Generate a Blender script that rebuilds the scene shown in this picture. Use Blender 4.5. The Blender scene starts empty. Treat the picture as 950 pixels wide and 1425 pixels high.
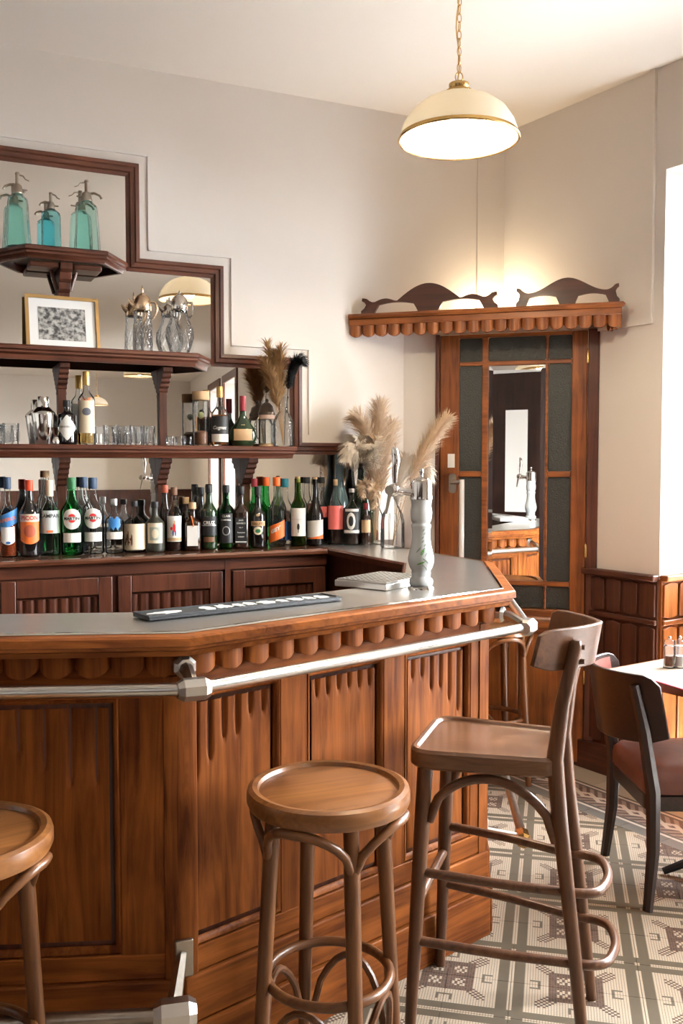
import bpy, bmesh, math, random
from mathutils import Vector, Matrix
random.seed(7)
scn = bpy.context.scene
COL = scn.collection
PI = math.pi
# ------------------------------------------------------------------ camera
FPX, EYE = 1300.0, 1.5
PITCH = math.atan(64.5 / 1300)
cam_d = bpy.data.cameras.new('camera'); cam = bpy.data.objects.new('camera', cam_d); COL.objects.link(cam)
cam.location = (0, 0, EYE); cam.rotation_euler = (PI/2 - PITCH, 0, 0)
cam_d.sensor_fit = 'VERTICAL'; cam_d.sensor_height = 36; cam_d.lens = 36 * FPX / 1425; cam_d.clip_start = 0.02
scn.camera = cam
# ------------------------------------------------------------------ world and exposure
SKY_STRENGTH = 70.0
BULB_POWER = 1200.0
world = bpy.data.worlds.new('overcast_sky'); scn.world = world; world.use_nodes = True
wb = world.node_tree.nodes['Background']; wb.inputs[0].default_value = (0.93, 0.97, 1.0, 1); wb.inputs[1].default_value = SKY_STRENGTH
scn.view_settings.view_transform = 'Standard'; scn.view_settings.look = 'None'
scn.view_settings.gamma = 1; scn.view_settings.use_curve_mapping = False
scn.view_settings.exposure = 0.0
scn.cycles.max_bounces = 10; scn.cycles.diffuse_bounces = 5; scn.cycles.glossy_bounces = 5
scn.cycles.transmission_bounces = 9; scn.cycles.transparent_max_bounces = 12
scn.cycles.caustics_reflective = False; scn.cycles.caustics_refractive = False
scn.cycles.sample_clamp_indirect = 6.0
# ------------------------------------------------------------------ photo pixel -> place (950 x 1425 frame)
def ray(px, py):
    x = (px - 475) / FPX; y = (712.5 - py) / FPX; c, s = math.cos(PITCH), math.sin(PITCH)
    return Vector((x, c + y*s, -s + y*c))
def onz(px, py, z):                      # where the pixel's ray meets a level surface
    r = ray(px, py); return Vector((0, 0, EYE)) + r * ((z - EYE) / r.z)
def proj(p):
    c, s = math.cos(PITCH), math.sin(PITCH); dz = p[2] - EYE
    d = p[1]*c - dz*s; u = p[1]*s + dz*c
    return 475 + FPX*p[0]/d, 712.5 - FPX*u/d, d
class Fr:                                # an upright plane: s along it, off towards the room, z up
    def __init__(self, p, ang):
        a = math.radians(ang); self.p = Vector((p[0], p[1])); self.d = Vector((math.sin(a), math.cos(a)))
        self.n = Vector((math.cos(a), -math.sin(a))); self.rz = PI/2 - a
    def W(self, s, off=0.0, z=0.0):
        q = self.p + self.d*s + self.n*off; return Vector((q.x, q.y, z))
    def sz(self, px, py, off=0.0):
        r = ray(px, py); q = self.p + self.n*off
        t = q.dot(self.n) / (r.x*self.n.x + r.y*self.n.y)
        h = Vector((0, 0, EYE)) + r*t
        return (Vector((h.x, h.y)) - self.p).dot(self.d), h.z
# ------------------------------------------------------------------ mesh building
class MB:
    def __init__(self): self.v = []; self.f = []
    def add(self, vs, fs):
        b = len(self.v); self.v += [tuple(q) for q in vs]; self.f += [tuple(b + i for i in f) for f in fs]; return self
    def box(self, x0, x1, y0, y1, z0, z1):
        vs = [(x, y, z) for z in (z0, z1) for y in (y0, y1) for x in (x0, x1)]
        return self.add(vs, [(0,2,3,1), (4,5,7,6), (0,1,5,4), (2,6,7,3), (0,4,6,2), (1,3,7,5)])
    def prism(self, poly, z0, z1):       # polygon in x, y (counter-clockwise) raised from z0 to z1
        n = len(poly)
        vs = [(p[0], p[1], z0) for p in poly] + [(p[0], p[1], z1) for p in poly]
        fs = [tuple(reversed(range(n))), tuple(range(n, 2*n))] + [(i, (i+1) % n, n + (i+1) % n, n + i) for i in range(n)]
        return self.add(vs, fs)
    def slab(self, poly, y0, y1):        # polygon in x, z (counter-clockwise seen from the room, -y) between y0 and y1
        n = len(poly)
        vs = [(p[0], y0, p[1]) for p in poly] + [(p[0], y1, p[1]) for p in poly]
        fs = [tuple(range(n)), tuple(reversed(range(n, 2*n)))] + [((i+1) % n, i, n + i, n + (i+1) % n) for i in range(n)]
        return self.add(vs, fs)
    def lathe(self, prof, seg=24, c=(0, 0, 0), sx=1.0, sy=1.0, rot=0.0):
        n = len(prof); vs = []; fs = []
        for k in range(seg):
            a = rot + 2*PI*k/seg
            for r, z in prof: vs.append((c[0] + sx*r*math.cos(a), c[1] + sy*r*math.sin(a), c[2] + z))
        for k in range(seg):
            k2 = (k+1) % seg
            for i in range(n-1):
                a, b, cc, d = k*n+i, k2*n+i, k2*n+i+1, k*n+i+1
                if prof[i][0] < 1e-6 and prof[i+1][0] < 1e-6: continue
                if prof[i][0] < 1e-6: fs.append((a, cc, d))
                elif prof[i+1][0] < 1e-6: fs.append((a, b, d))
                else: fs.append((a, b, cc, d))
        return self.add(vs, fs)
    def tube(self, pts, r, seg=10, closed=False, caps=True):
        pts = [Vector(p) for p in pts]; n = len(pts); rs = r if isinstance(r, (list, tuple)) else [r]*n
        vs = []; fs = []; up = None
        for i in range(n):
            if closed: t = pts[(i+1) % n] - pts[i-1]
            else: t = pts[min(i+1, n-1)] - pts[max(i-1, 0)]
            t.normalize()
            if up is None:
                up = Vector((0, 0, 1)) if abs(t.z) < 0.9 else Vector((1, 0, 0))
            up = (up - t*up.dot(t)).normalized(); sd = t.cross(up)
            for k in range(seg):
                a = 2*PI*k/seg; vs.append(pts[i] + (up*math.cos(a) + sd*math.sin(a))*rs[i])
        for i in range(n if closed else n-1):
            j = (i+1) % n
            for k in range(seg):
                k2 = (k+1) % seg; fs.append((i*seg+k, j*seg+k, j*seg+k2, i*seg+k2))
        if caps and not closed:
            fs.append(tuple(range(seg))); fs.append(tuple((n-1)*seg + k for k in reversed(range(seg))))
        return self.add(vs, fs)
    def sweep_xy(self, path, prof, closed=False):   # profile of (outward, z) along a level path; outward is to the right of travel
        n = len(path); m = len(prof); vs = []; fs = []
        for i in range(n):
            p = Vector(path[i][:2])
            a = (p - Vector(path[i-1][:2])).normalized() if (i > 0 or closed) else None
            b = (Vector(path[(i+1) % n][:2]) - p).normalized() if (i < n-1 or closed) else None
            a = a or b; b = b or a
            na = Vector((a.y, -a.x)); nb = Vector((b.y, -b.x)); mm = na + nb; mm = mm / max(1e-6, mm.dot(na))
            for o, z in prof: vs.append((p.x + mm.x*o, p.y + mm.y*o, z))
        for i in range(n if closed else n-1):
            j = (i+1) % n
            for k in range(m):
                k2 = (k+1) % m; fs.append((i*m+k, j*m+k, j*m+k2, i*m+k2))
        if not closed:
            fs.append(tuple(reversed(range(m)))); fs.append(tuple((n-1)*m + k for k in range(m)))
        return self.add(vs, fs)
    def mesh(self, name='m', smooth=True, ang=38):
        me = bpy.data.meshes.new(name); me.from_pydata(self.v, [], self.f); me.update()
        bm = bmesh.new(); bm.from_mesh(me); bmesh.ops.recalc_face_normals(bm, faces=bm.faces); bm.to_mesh(me); bm.free()
        if smooth:
            me.polygons.foreach_set('use_smooth', [True]*len(me.polygons)); me.set_sharp_from_angle(angle=math.radians(ang))
        return me
def obj(name, mb, mat, parent=None, loc=(0, 0, 0), rz=0.0, bev=0.0, smooth=True, ang=38, kind=None, label=None):
    me = mb if isinstance(mb, bpy.types.Mesh) else mb.mesh(name, smooth, ang)
    o = bpy.data.objects.new(name, me); COL.objects.link(o)
    if mat is not None and not me.materials: me.materials.append(mat)
    o.location = loc; o.rotation_euler = (0, 0, rz)
    if parent: o.parent = parent
    if bev:
        b = o.modifiers.new('soft_edges', 'BEVEL'); b.width = bev; b.segments = 2; b.limit_method = 'ANGLE'; b.angle_limit = math.radians(50)
    if kind: o['kind'] = kind
    if label: o['label'] = label
    return o
def tag(o, label, cat, group=None):
    o['label'] = label; o['category'] = cat
    if group: o['group'] = group
    return o
def thing(name, label, cat, loc=(0, 0, 0), rz=0.0, group=None):
    o = bpy.data.objects.new(name, None); COL.objects.link(o); o.empty_display_size = 0.05
    o.location = loc; o.rotation_euler = (0, 0, rz); return tag(o, label, cat, group)
def struct(name, mb, mat, loc=(0, 0, 0), rz=0.0, **k):
    return obj(name, mb, mat, None, loc, rz, kind='structure', **k)
def sempty(name, loc=(0, 0, 0), rz=0.0):
    o = bpy.data.objects.new(name, None); COL.objects.link(o); o.location = loc; o.rotation_euler = (0, 0, rz); o['kind'] = 'structure'; o.empty_display_size = .05
    return o
def dup(root, loc, rz, label, group=None):
    def cp(o, par):
        c = o.copy(); COL.objects.link(c); c.parent = par
        for ch in list(o.children): cp(ch, c)
        return c
    r = cp(root, None); r.location = loc; r.rotation_euler = (0, 0, rz); r['label'] = label
    if group: r['group'] = group
    return r
# ------------------------------------------------------------------ materials
def smooth_path(pts, k=5):                # Catmull-Rom through the points
    pts = [Vector(p) for p in pts]; out = []
    for i in range(len(pts)-1):
        p0, p1, p2, p3 = pts[max(i-1, 0)], pts[i], pts[i+1], pts[min(i+2, len(pts)-1)]
        for j in range(k):
            t = j/k; out.append(.5*((2*p1) + (p2-p0)*t + (2*p0-5*p1+4*p2-p3)*t*t + (3*p1-p0-3*p2+p3)*t**3))
    return out + [pts[-1]]
def newmat(name):
    m = bpy.data.materials.new(name); m.use_nodes = True; nt = m.node_tree
    return m, nt, nt.nodes['Principled BSDF']
def lnk(nt, a, b): nt.links.new(a, b)
def N(nt, t, **k):
    n = nt.nodes.new(t)
    for a, b in k.items(): setattr(n, a, b)
    return n
def pm(name, col, rough=.5, metal=0.0, noise=0.0, nscale=20.0, bump=0.0, coat=0.0, emis=None, es=0.0, trans=0.0, ior=1.45, alpha=None):
    m, nt, b = newmat(name)
    b.inputs['Base Color'].default_value = (*col, 1); b.inputs['Roughness'].default_value = rough; b.inputs['Metallic'].default_value = metal
    b.inputs['Coat Weight'].default_value = coat; b.inputs['Transmission Weight'].default_value = trans; b.inputs['IOR'].default_value = ior
    if emis: b.inputs['Emission Color'].default_value = (*emis, 1); b.inputs['Emission Strength'].default_value = es
    if noise or bump:
        tc = N(nt, 'ShaderNodeTexCoord'); nz = N(nt, 'ShaderNodeTexNoise'); nz.inputs['Scale'].default_value = nscale; nz.inputs['Detail'].default_value = 5
        lnk(nt, tc.outputs['Object'], nz.inputs['Vector'])
        if noise:
            mx = N(nt, 'ShaderNodeMix', data_type='RGBA')
            mx.inputs[6].default_value = (*[c*(1-noise) for c in col], 1); mx.inputs[7].default_value = (*[min(1, c*(1+noise)) for c in col], 1)
            lnk(nt, nz.outputs[0], mx.inputs[0]); lnk(nt, mx.outputs[2], b.inputs['Base Color'])
        if bump:
            bp = N(nt, 'ShaderNodeBump'); bp.inputs['Strength'].default_value = bump; bp.inputs['Distance'].default_value = 0.005
            lnk(nt, nz.outputs[0], bp.inputs['Height']); lnk(nt, bp.outputs[0], b.inputs['Normal'])
    return m
def wood(name, dark, light, axis='Z', rough=.38, scale=1.0, coat=.25, spec=.32):
    m, nt, b = newmat(name)
    tc = N(nt, 'ShaderNodeTexCoord'); mp = N(nt, 'ShaderNodeMapping')
    lo, hi = 2.2*scale, 34*scale
    mp.inputs['Scale'].default_value = {'X': (lo, hi, hi), 'Y': (hi, lo, hi), 'Z': (hi, hi, lo)}[axis]
    oi = N(nt, 'ShaderNodeObjectInfo'); ad = N(nt, 'ShaderNodeVectorMath', operation='ADD'); mu = N(nt, 'ShaderNodeMath', operation='MULTIPLY'); mu.inputs[1].default_value = 40
    lnk(nt, oi.outputs['Random'], mu.inputs[0]); lnk(nt, tc.outputs['Object'], mp.inputs['Vector']); lnk(nt, mp.outputs[0], ad.inputs[0]); lnk(nt, mu.outputs[0], ad.inputs[1])
    n1 = N(nt, 'ShaderNodeTexNoise'); n1.inputs['Scale'].default_value = 1.0; n1.inputs['Detail'].default_value = 6; n1.inputs['Roughness'].default_value = .62; n1.inputs['Distortion'].default_value = .9
    lnk(nt, ad.outputs[0], n1.inputs['Vector'])
    n2 = N(nt, 'ShaderNodeTexNoise'); n2.inputs['Scale'].default_value = 5*scale; n2.inputs['Detail'].default_value = 2; lnk(nt, tc.outputs['Object'], n2.inputs['Vector'])
    mxf = N(nt, 'ShaderNodeMath', operation='MULTIPLY_ADD'); mxf.inputs[1].default_value = .55; lnk(nt, n2.outputs[0], mxf.inputs[0])
    sb = N(nt, 'ShaderNodeMath', operation='SUBTRACT'); sb.inputs[1].default_value = .27; lnk(nt, n1.outputs[0], sb.inputs[0]); lnk(nt, sb.outputs[0], mxf.inputs[2])
    cr = N(nt, 'ShaderNodeValToRGB'); e = cr.color_ramp.elements
    e[0].position = .28; e[0].color = (*dark, 1); e[1].position = .72; e[1].color = (*light, 1)
    lnk(nt, mxf.outputs[0], cr.inputs[0]); lnk(nt, cr.outputs[0], b.inputs['Base Color'])
    b.inputs['Specular IOR Level'].default_value = spec
    b.inputs['Roughness'].default_value = rough; b.inputs['Coat Weight'].default_value = coat; b.inputs['Coat Roughness'].default_value = .22
    bp = N(nt, 'ShaderNodeBump'); bp.inputs['Strength'].default_value = .12; bp.inputs['Distance'].default_value = .002
    lnk(nt, n1.outputs[0], bp.inputs['Height']); lnk(nt, bp.outputs[0], b.inputs['Normal'])
    return m
def glass(name, col=(1, 1, 1), rough=0.0, ior=1.45, bumps=0.0, bscale=60):
    m = pm(name, col, rough, trans=1.0, ior=ior)
    if bumps:
        nt = m.node_tree; b = nt.nodes['Principled BSDF']; tc = N(nt, 'ShaderNodeTexCoord'); v = N(nt, 'ShaderNodeTexVoronoi'); v.inputs['Scale'].default_value = bscale
        lnk(nt, tc.outputs['Object'], v.inputs['Vector']); bp = N(nt, 'ShaderNodeBump'); bp.inputs['Strength'].default_value = bumps; bp.inputs['Distance'].default_value = .004
        lnk(nt, v.outputs['Distance'], bp.inputs['Height']); lnk(nt, bp.outputs[0], b.inputs['Normal'])
    return m
M = {}
# golden oak / chestnut of the bar, redder mahogany of the shelving, darker stain of chairs
BD, BL = (.075, .017, .0035), (.30, .092, .019)
for ax in 'XYZ':
    M['bar'+ax] = wood('bar_oak_'+ax, BD, BL, ax, .5, coat=.02, spec=.11)
    M['mah'+ax] = wood('mahogany_'+ax, (.038, .0105, .0055), (.115, .035, .017), ax, .38)
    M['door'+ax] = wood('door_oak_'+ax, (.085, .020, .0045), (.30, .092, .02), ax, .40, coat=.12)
    M['stool'+ax] = wood('bentwood_'+ax, (.075, .026, .008), (.19, .075, .025), ax, .36)
    M['chair'+ax] = wood('bar_chair_wood_'+ax, (.045, .016, .007), (.125, .052, .022), ax, .36)
    M['dark'+ax] = wood('dark_stained_wood_'+ax, (.009, .0035, .003), (.027, .010, .0065), ax, .35)
    M['wains'+ax] = wood('wainscot_wood_'+ax, (.034, .010, .005), (.09, .028, .014), ax, .45)
M['seat'] = wood('stool_seat_wood', (.115, .04, .011), (.28, .115, .035), 'X', .3, coat=.5)
M['chairseat'] = wood('bar_chair_seat_wood', (.075, .031, .014), (.19, .09, .044), 'Y', .25, coat=.6)
M['plaster'] = pm('cream_plaster', (.78, .733, .685), .75, noise=.03, nscale=3, bump=.05)
M['ceil'] = pm('white_ceiling', (.80, .75, .70), .8)
M['trim'] = pm('white_painted_trim', (.78, .74, .70), .5)
M['steel'] = pm('brushed_steel_top', (.92, .90, .87), .28, 1.0, noise=.05, nscale=12)
M['chrome'] = pm('chrome', (.8, .79, .77), .08, 1.0)
M['satin'] = pm('satin_nickel_tube', (.72, .70, .66), .28, 1.0)
M['agedsteel'] = pm('aged_nickel', (.42, .37, .31), .3, 1.0, noise=.2, nscale=40)
M['brass'] = pm('brass', (.62, .40, .15), .25, 1.0)
M['goldpaint'] = pm('gold_moulding', (.42, .26, .10), .4, .6)
M['mirror'] = pm('mirror_glass', (.88, .88, .86), .004, 1.0)
M['black'] = pm('black_plastic', (.012, .012, .014), .4)
M['iron'] = pm('pewter', (.13, .10, .08), .35, .9)
M['white'] = pm('white_paint', (.82, .81, .79), .45)
M['glass'] = glass('clear_glass')
def thinglass(name, tint=(1, 1, 1), white=0.0, bumps=0.0, bscale=90, blend=.22, wc=(.9, .9, .9)):   # thin-walled glass: tinted see-through, mirror-like at a slant
    m = bpy.data.materials.new(name); m.use_nodes = True; nt = m.node_tree; nt.nodes.clear()
    o = N(nt, 'ShaderNodeOutputMaterial'); mx = N(nt, 'ShaderNodeMixShader'); t = N(nt, 'ShaderNodeBsdfTransparent'); t.inputs[0].default_value = (*tint, 1)
    gl = N(nt, 'ShaderNodeBsdfGlossy'); gl.inputs['Roughness'].default_value = .03; lw = N(nt, 'ShaderNodeLayerWeight'); lw.inputs[0].default_value = blend
    if bumps:
        tc = N(nt, 'ShaderNodeTexCoord'); v = N(nt, 'ShaderNodeTexVoronoi'); v.inputs['Scale'].default_value = bscale; lnk(nt, tc.outputs['Object'], v.inputs['Vector'])
        bp = N(nt, 'ShaderNodeBump'); bp.inputs['Strength'].default_value = bumps; bp.inputs['Distance'].default_value = .004; lnk(nt, v.outputs['Distance'], bp.inputs['Height'])
        lnk(nt, bp.outputs[0], gl.inputs['Normal'])
    first = t.outputs[0]
    if white:
        df = N(nt, 'ShaderNodeBsdfTranslucent'); df.inputs[0].default_value = (*wc, 1); m2 = N(nt, 'ShaderNodeMixShader'); m2.inputs[0].default_value = white
        lnk(nt, t.outputs[0], m2.inputs[1]); lnk(nt, df.outputs[0], m2.inputs[2]); first = m2.outputs[0]
    lnk(nt, lw.outputs['Fresnel'], mx.inputs[0]); lnk(nt, first, mx.inputs[1]); lnk(nt, gl.outputs[0], mx.inputs[2]); lnk(nt, mx.outputs[0], o.inputs[0]); return m
M['cutglass'] = thinglass('cut_crystal', (.992, .995, .995), .055, .6, 110, .2, (1, 1, 1))
# ------------------------------------------------------------------ the room
ZC = 3.29
MW = Fr((0.322, 4.870), 65.3)      # wall with the stepped mirror
DW = Fr((0.322, 4.870), 106.5)     # low partition with the door, set across the corner
RW = Fr((1.235, 4.600), 146.0)     # wall with the windows
CORNER = MW.W(0.613)
FAR = 15.5                         # length of the window wall behind the viewer
# --- mosaic floor material: everything is measured in the grid of the printed tiles
TA = math.radians(12.9); TD = Vector((math.sin(TA), math.cos(TA))); TN = Vector((TD.y, -TD.x))
PER = .366; OT, ON = 3.239, .255
def floor_mat():
    m, nt, b = newmat('printed_mosaic_tiles')
    g = N(nt, 'ShaderNodeNewGeometry'); sp = N(nt, 'ShaderNodeSeparateXYZ'); lnk(nt, g.outputs['Position'], sp.inputs[0])
    def mt(op, a, bb=None, c=None):
        n = N(nt, 'ShaderNodeMath', operation=op)
        for i, q in enumerate((a, bb, c)):
            if q is None: continue
            if isinstance(q, (int, float)): n.inputs[i].default_value = q
            else: lnk(nt, q, n.inputs[i])
        return n.outputs[0]
    X, Y = sp.outputs[0], sp.outputs[1]
    def grid(vx, vy, off):
        t = mt('MULTIPLY_ADD', X, vx, mt('MULTIPLY', Y, vy)); t = mt('DIVIDE', mt('SUBTRACT', t, off), PER)
        return mt('MULTIPLY', mt('FRACT', mt('ADD', t, .5)), 48.0)      # 48 tesserae to a block, band in the middle (24)
    U, V = grid(TN.x, TN.y, ON), grid(TD.x, TD.y, OT)
    iu, iv = mt('FLOOR', U), mt('FLOOR', V)
    bu, bv = mt('ABSOLUTE', mt('SUBTRACT', iu, 23.5)), mt('ABSOLUTE', mt('SUBTRACT', iv, 23.5))   # distance from the band
    cu, cv = mt('SUBTRACT', 23.5, bu), mt('SUBTRACT', 23.5, bv)                                    # distance from the block's centre
    def lt(a, k): return mt('LESS_THAN', a, k)
    def gt(a, k): return mt('GREATER_THAN', a, k)
    def AND(*q):
        r = q[0]
        for x in q[1:]: r = mt('MULTIPLY', r, x)
        return r
    def OR(*q):
        r = q[0]
        for x in q[1:]: r = mt('MAXIMUM', r, x)
        return r
    inu = AND(lt(bu, 5), gt(bu, 1)); inv = AND(lt(bv, 5), gt(bv, 1))
    lightu, lightv = lt(bu, 2), lt(bv, 2)
    band = OR(AND(inu, gt(bv, 1.9)), AND(inv, gt(bu, 1.9)), AND(lightu, inv), AND(lightv, inu))
    mxc = mt('MAXIMUM', cu, cv); mnc = mt('MINIMUM', cu, cv)
    par = mt('MODULO', mt('ADD', iu, iv), 2.0)
    par3 = mt('LESS_THAN', mt('MODULO', mt('ADD', mt('MULTIPLY', iu, 3.0), mt('MULTIPLY', iv, 5.0)), 7.0), 3.0)
    heart = AND(lt(mxc, 10), OR(gt(mxc, 6), par3, lt(mnc, 2)))
    arms = AND(gt(mxc, 9), lt(mxc, 15), lt(mt('ABSOLUTE', mt('SUBTRACT', cu, cv)), 3.5), par)
    side = OR(AND(gt(cu, 12), lt(cu, 17), lt(cv, 3), OR(gt(cv, 1), lt(cu, 14), gt(cu, 16))), AND(gt(cv, 12), lt(cv, 17), lt(cu, 3), OR(gt(cu, 1), lt(cv, 14), gt(cv, 16))))
    brown = OR(heart, arms)
    gl = OR(lt(mt('FRACT', U), .24), lt(mt('FRACT', V), .16))          # printed joints of the tesserae
    nz = N(nt, 'ShaderNodeTexNoise'); nz.inputs['Scale'].default_value = 5; nz.inputs['Detail'].default_value = 4; lnk(nt, g.outputs['Position'], nz.inputs['Vector'])
    wn = N(nt, 'ShaderNodeTexWhiteNoise', noise_dimensions='2D'); cb = N(nt, 'ShaderNodeCombineXYZ'); lnk(nt, iu, cb.inputs[0]); lnk(nt, iv, cb.inputs[1]); lnk(nt, cb.outputs[0], wn.inputs[0])
    def mix(f, a, c):
        n = N(nt, 'ShaderNodeMix', data_type='RGBA')
        for i, q in ((0, f), (6, a), (7, c)):
            if isinstance(q, (tuple, float, int)): n.inputs[i].default_value = (*q, 1) if isinstance(q, tuple) else q
            else: lnk(nt, q, n.inputs[i])
        return n.outputs[2]
    cream = mix(nz.outputs[0], (.40, .32, .23), (.56, .46, .35))
    brn = mix(wn.outputs[0], (.055, .028, .018), (.12, .065, .042))
    olive = mix(nz.outputs[0], (.075, .058, .038), (.14, .115, .08))
    c = mix(brown, cream, brn); c = mix(side, c, olive); c = mix(mt('MULTIPLY', gl, .8), c, (.13, .11, .09)); c = mix(band, c, olive)
    lnk(nt, c, b.inputs['Base Color']); b.inputs['Roughness'].default_value = .5; b.inputs['Specular IOR Level'].default_value = .3
    return m
M['floor'] = floor_mat()
def border_mat():
    m, nt, b = newmat('printed_border_tiles')
    g = N(nt, 'ShaderNodeNewGeometry'); vd = N(nt, 'ShaderNodeVectorMath', operation='SUBTRACT'); vd.inputs[1].default_value = (RW.p.x, RW.p.y, 0); lnk(nt, g.outputs['Position'], vd.inputs[0])
    def dot(v):
        n = N(nt, 'ShaderNodeVectorMath', operation='DOT_PRODUCT'); n.inputs[1].default_value = (v.x, v.y, 0); lnk(nt, vd.outputs[0], n.inputs[0]); return n.outputs['Value']
    w, l = dot(RW.n), dot(RW.d)
    def mt(op, a, bb):
        n = N(nt, 'ShaderNodeMath', operation=op)
        for i, q in enumerate((a, bb)):
            if isinstance(q, (int, float)): n.inputs[i].default_value = q
            else: lnk(nt, q, n.inputs[i])
        return n.outputs[0]
    ab = mt('ABSOLUTE', mt('SUBTRACT', w, .325), 0)
    ch = mt('FRACT', mt('MULTIPLY', mt('ADD', l, mt('MULTIPLY', ab, .9)), 22.0), 0)
    chev = mt('LESS_THAN', ch, .45)
    zig = mt('LESS_THAN', mt('ABSOLUTE', mt('SUBTRACT', ab, mt('MULTIPLY', mt('ABSOLUTE', mt('SUBTRACT', mt('FRACT', mt('MULTIPLY', l, 11.0), 0), .5), 0), .05)), 0), .012)
    cr = N(nt, 'ShaderNodeValToRGB'); cr.color_ramp.interpolation = 'CONSTANT'; e = cr.color_ramp.elements
    stops = [(0, (.40, .35, .27)), (.205, (.05, .045, .04)), (.218, (.6, .56, .5)), (.232, (.09, .085, .075)), (.25, (.30, .24, .20)), (.40, (.09, .085, .075)), (.415, (.62, .58, .52)), (.432, (.14, .135, .12)), (.50, (.6, .55, .45))]
    e[0].color = (*stops[0][1], 1); e[1].position = stops[1][0]; e[1].color = (*stops[1][1], 1)
    for p, c in stops[2:]: q = e.new(p); q.color = (*c, 1)
    lnk(nt, w, cr.inputs[0])
    inb = mt('MULTIPLY', mt('GREATER_THAN', w, .25), mt('LESS_THAN', w, .40))
    mx = N(nt, 'ShaderNodeMix', data_type='RGBA'); mx.inputs[7].default_value = (.10, .065, .055, 1); lnk(nt, mt('MULTIPLY', inb, chev), mx.inputs[0]); lnk(nt, cr.outputs[0], mx.inputs[6])
    m2 = N(nt, 'ShaderNodeMix', data_type='RGBA'); m2.inputs[7].default_value = (.62, .57, .5, 1); lnk(nt, mt('MULTIPLY', inb, zig), m2.inputs[0]); lnk(nt, mx.outputs[2], m2.inputs[6])
    lnk(nt, m2.outputs[2], b.inputs['Base Color']); b.inputs['Roughness'].default_value = .42
    return m
M['border'] = border_mat()
BORD = .50
def roomq(s, t): return MW.W(0.613) * 0 + Vector((CORNER.x, CORNER.y, 0)) + Vector((MW.d.x, MW.d.y, 0))*s + Vector((RW.d.x, RW.d.y, 0))*t
P1, P2, P3, P4 = roomq(0, 0), roomq(0, FAR), roomq(-6.2, FAR), roomq(-6.2, 0)
def grow(g): return [tuple(roomq(a, b2)[:2]) for a, b2 in ((g, -g), (-6.2-g, -g), (-6.2-g, FAR+g), (g, FAR+g))]
floor = struct('floor', MB().prism(grow(.03), -.12, -.003), M['floor'])
# printed tiles one by one where the photograph shows the floor
def clip(poly, n, c):                   # keep n.p >= c
    out = []
    for i in range(len(poly)):
        a, b2 = poly[i-1], poly[i]; da, db = a.dot(n) - c, b2.dot(n) - c
        if (da >= 0) != (db >= 0): out.append(a + (b2 - a)*(da/(da - db)))
        if db >= 0: out.append(b2)
    return out
TS = PER/2; cand = []
lim = RW.p.dot(RW.n) + BORD
for i in range(-30, 31):
    for j in range(-16, 30):
        c2 = TN*(ON + (i + .5)*TS) + TD*(OT + (j + .5)*TS)
        if c2.y < 1.2: continue
        px, py, d = proj((c2.x, c2.y, 0))
        if not (250 < px < 1010 and 1060 < py < 1500): continue
        if (px < 480 and py < 1380) : continue
        cand.append((c2.y, i, j, c2))
cand.sort(key=lambda q: q[0]); half = TS/2 - .0007
tile_me = None; ntile = 0
for _, i, j, c2 in cand[:270]:
    sq = [c2 + TN*(a*half) + TD*(b2*half) for a, b2 in ((-1, -1), (1, -1), (1, 1), (-1, 1))]
    inside = [q.dot(RW.n) - lim for q in sq]
    if max(inside) < .01: continue
    if min(inside) >= 0:
        if tile_me is None:
            me_mb = MB().box(-half, half, -half, half, -.003, 0); tile_me = me_mb.mesh('floor_tile', False); tile_me.materials.append(M['floor'])
        obj('floor_tile', tile_me, None, floor, (c2.x, c2.y, 0), -TA)
    else:
        pl = clip(sq, RW.n, lim)
        if len(pl) >= 3: obj('floor_tile', MB().prism([tuple(q) for q in pl], -.003, 0), M['floor'], floor, smooth=False)
    ntile += 1
bt_me = MB().box(-.0993, .0993, -.5, -.207, -.003, .0005).mesh('border_tile', False); bt_me.materials.append(M['border'])
st_me = MB().box(-.0993, .0993, -.2055, 0, -.003, .001).mesh('border_stone', False); st_me.materials.append(M['border'])
for k in range(-4, 12):
    q = RW.W(.1 + k*.2); obj('border_tile', bt_me, None, floor, q, RW.rz); obj('border_stone', st_me, None, floor, q, RW.rz)
# ceiling and walls
struct('ceiling', MB().prism(grow(.6), ZC, ZC + .15), M['ceil'])
struct('wall_back', MB().box(-6.4, .9, 0, .2, 0, ZC), M['plaster'], (MW.p.x, MW.p.y, 0), MW.rz)
Lw = Fr((P4.x, P4.y), 146); struct('wall_left', MB().box(0, FAR, -.2, 0, 0, ZC), M['plaster'], (Lw.p.x, Lw.p.y, 0), Lw.rz)
Bw = Fr((P3.x, P3.y), 65.3); struct('wall_front', MB().box(0, 6.4, -.2, 0, 0, ZC), M['plaster'], (Bw.p.x, Bw.p.y, 0), Bw.rz)
# window wall: piers, lintels and low parapets round the openings; niche .34 deep
T0 = -.635; ND = .34; NZ = 2.83; SILL = .93
OPEN = [(.40, 1.62), (1.95, 3.25), (8.6, 9.8), (10.4, 11.6)]
mbw = MB(); cur = T0 - .2
for a, b2 in OPEN + [(FAR + T0, None)]:
    mbw.box(cur, a, 0, ND + .12, 0, ZC)
    if b2 is not None:
        mbw.box(a, b2, 0, ND + .12, NZ, ZC); mbw.box(a, b2, ND, ND + .12, 0, SILL); cur = b2
struct('wall_right', mbw, M['plaster'], (RW.p.x, RW.p.y, 0), RW.rz)
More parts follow.
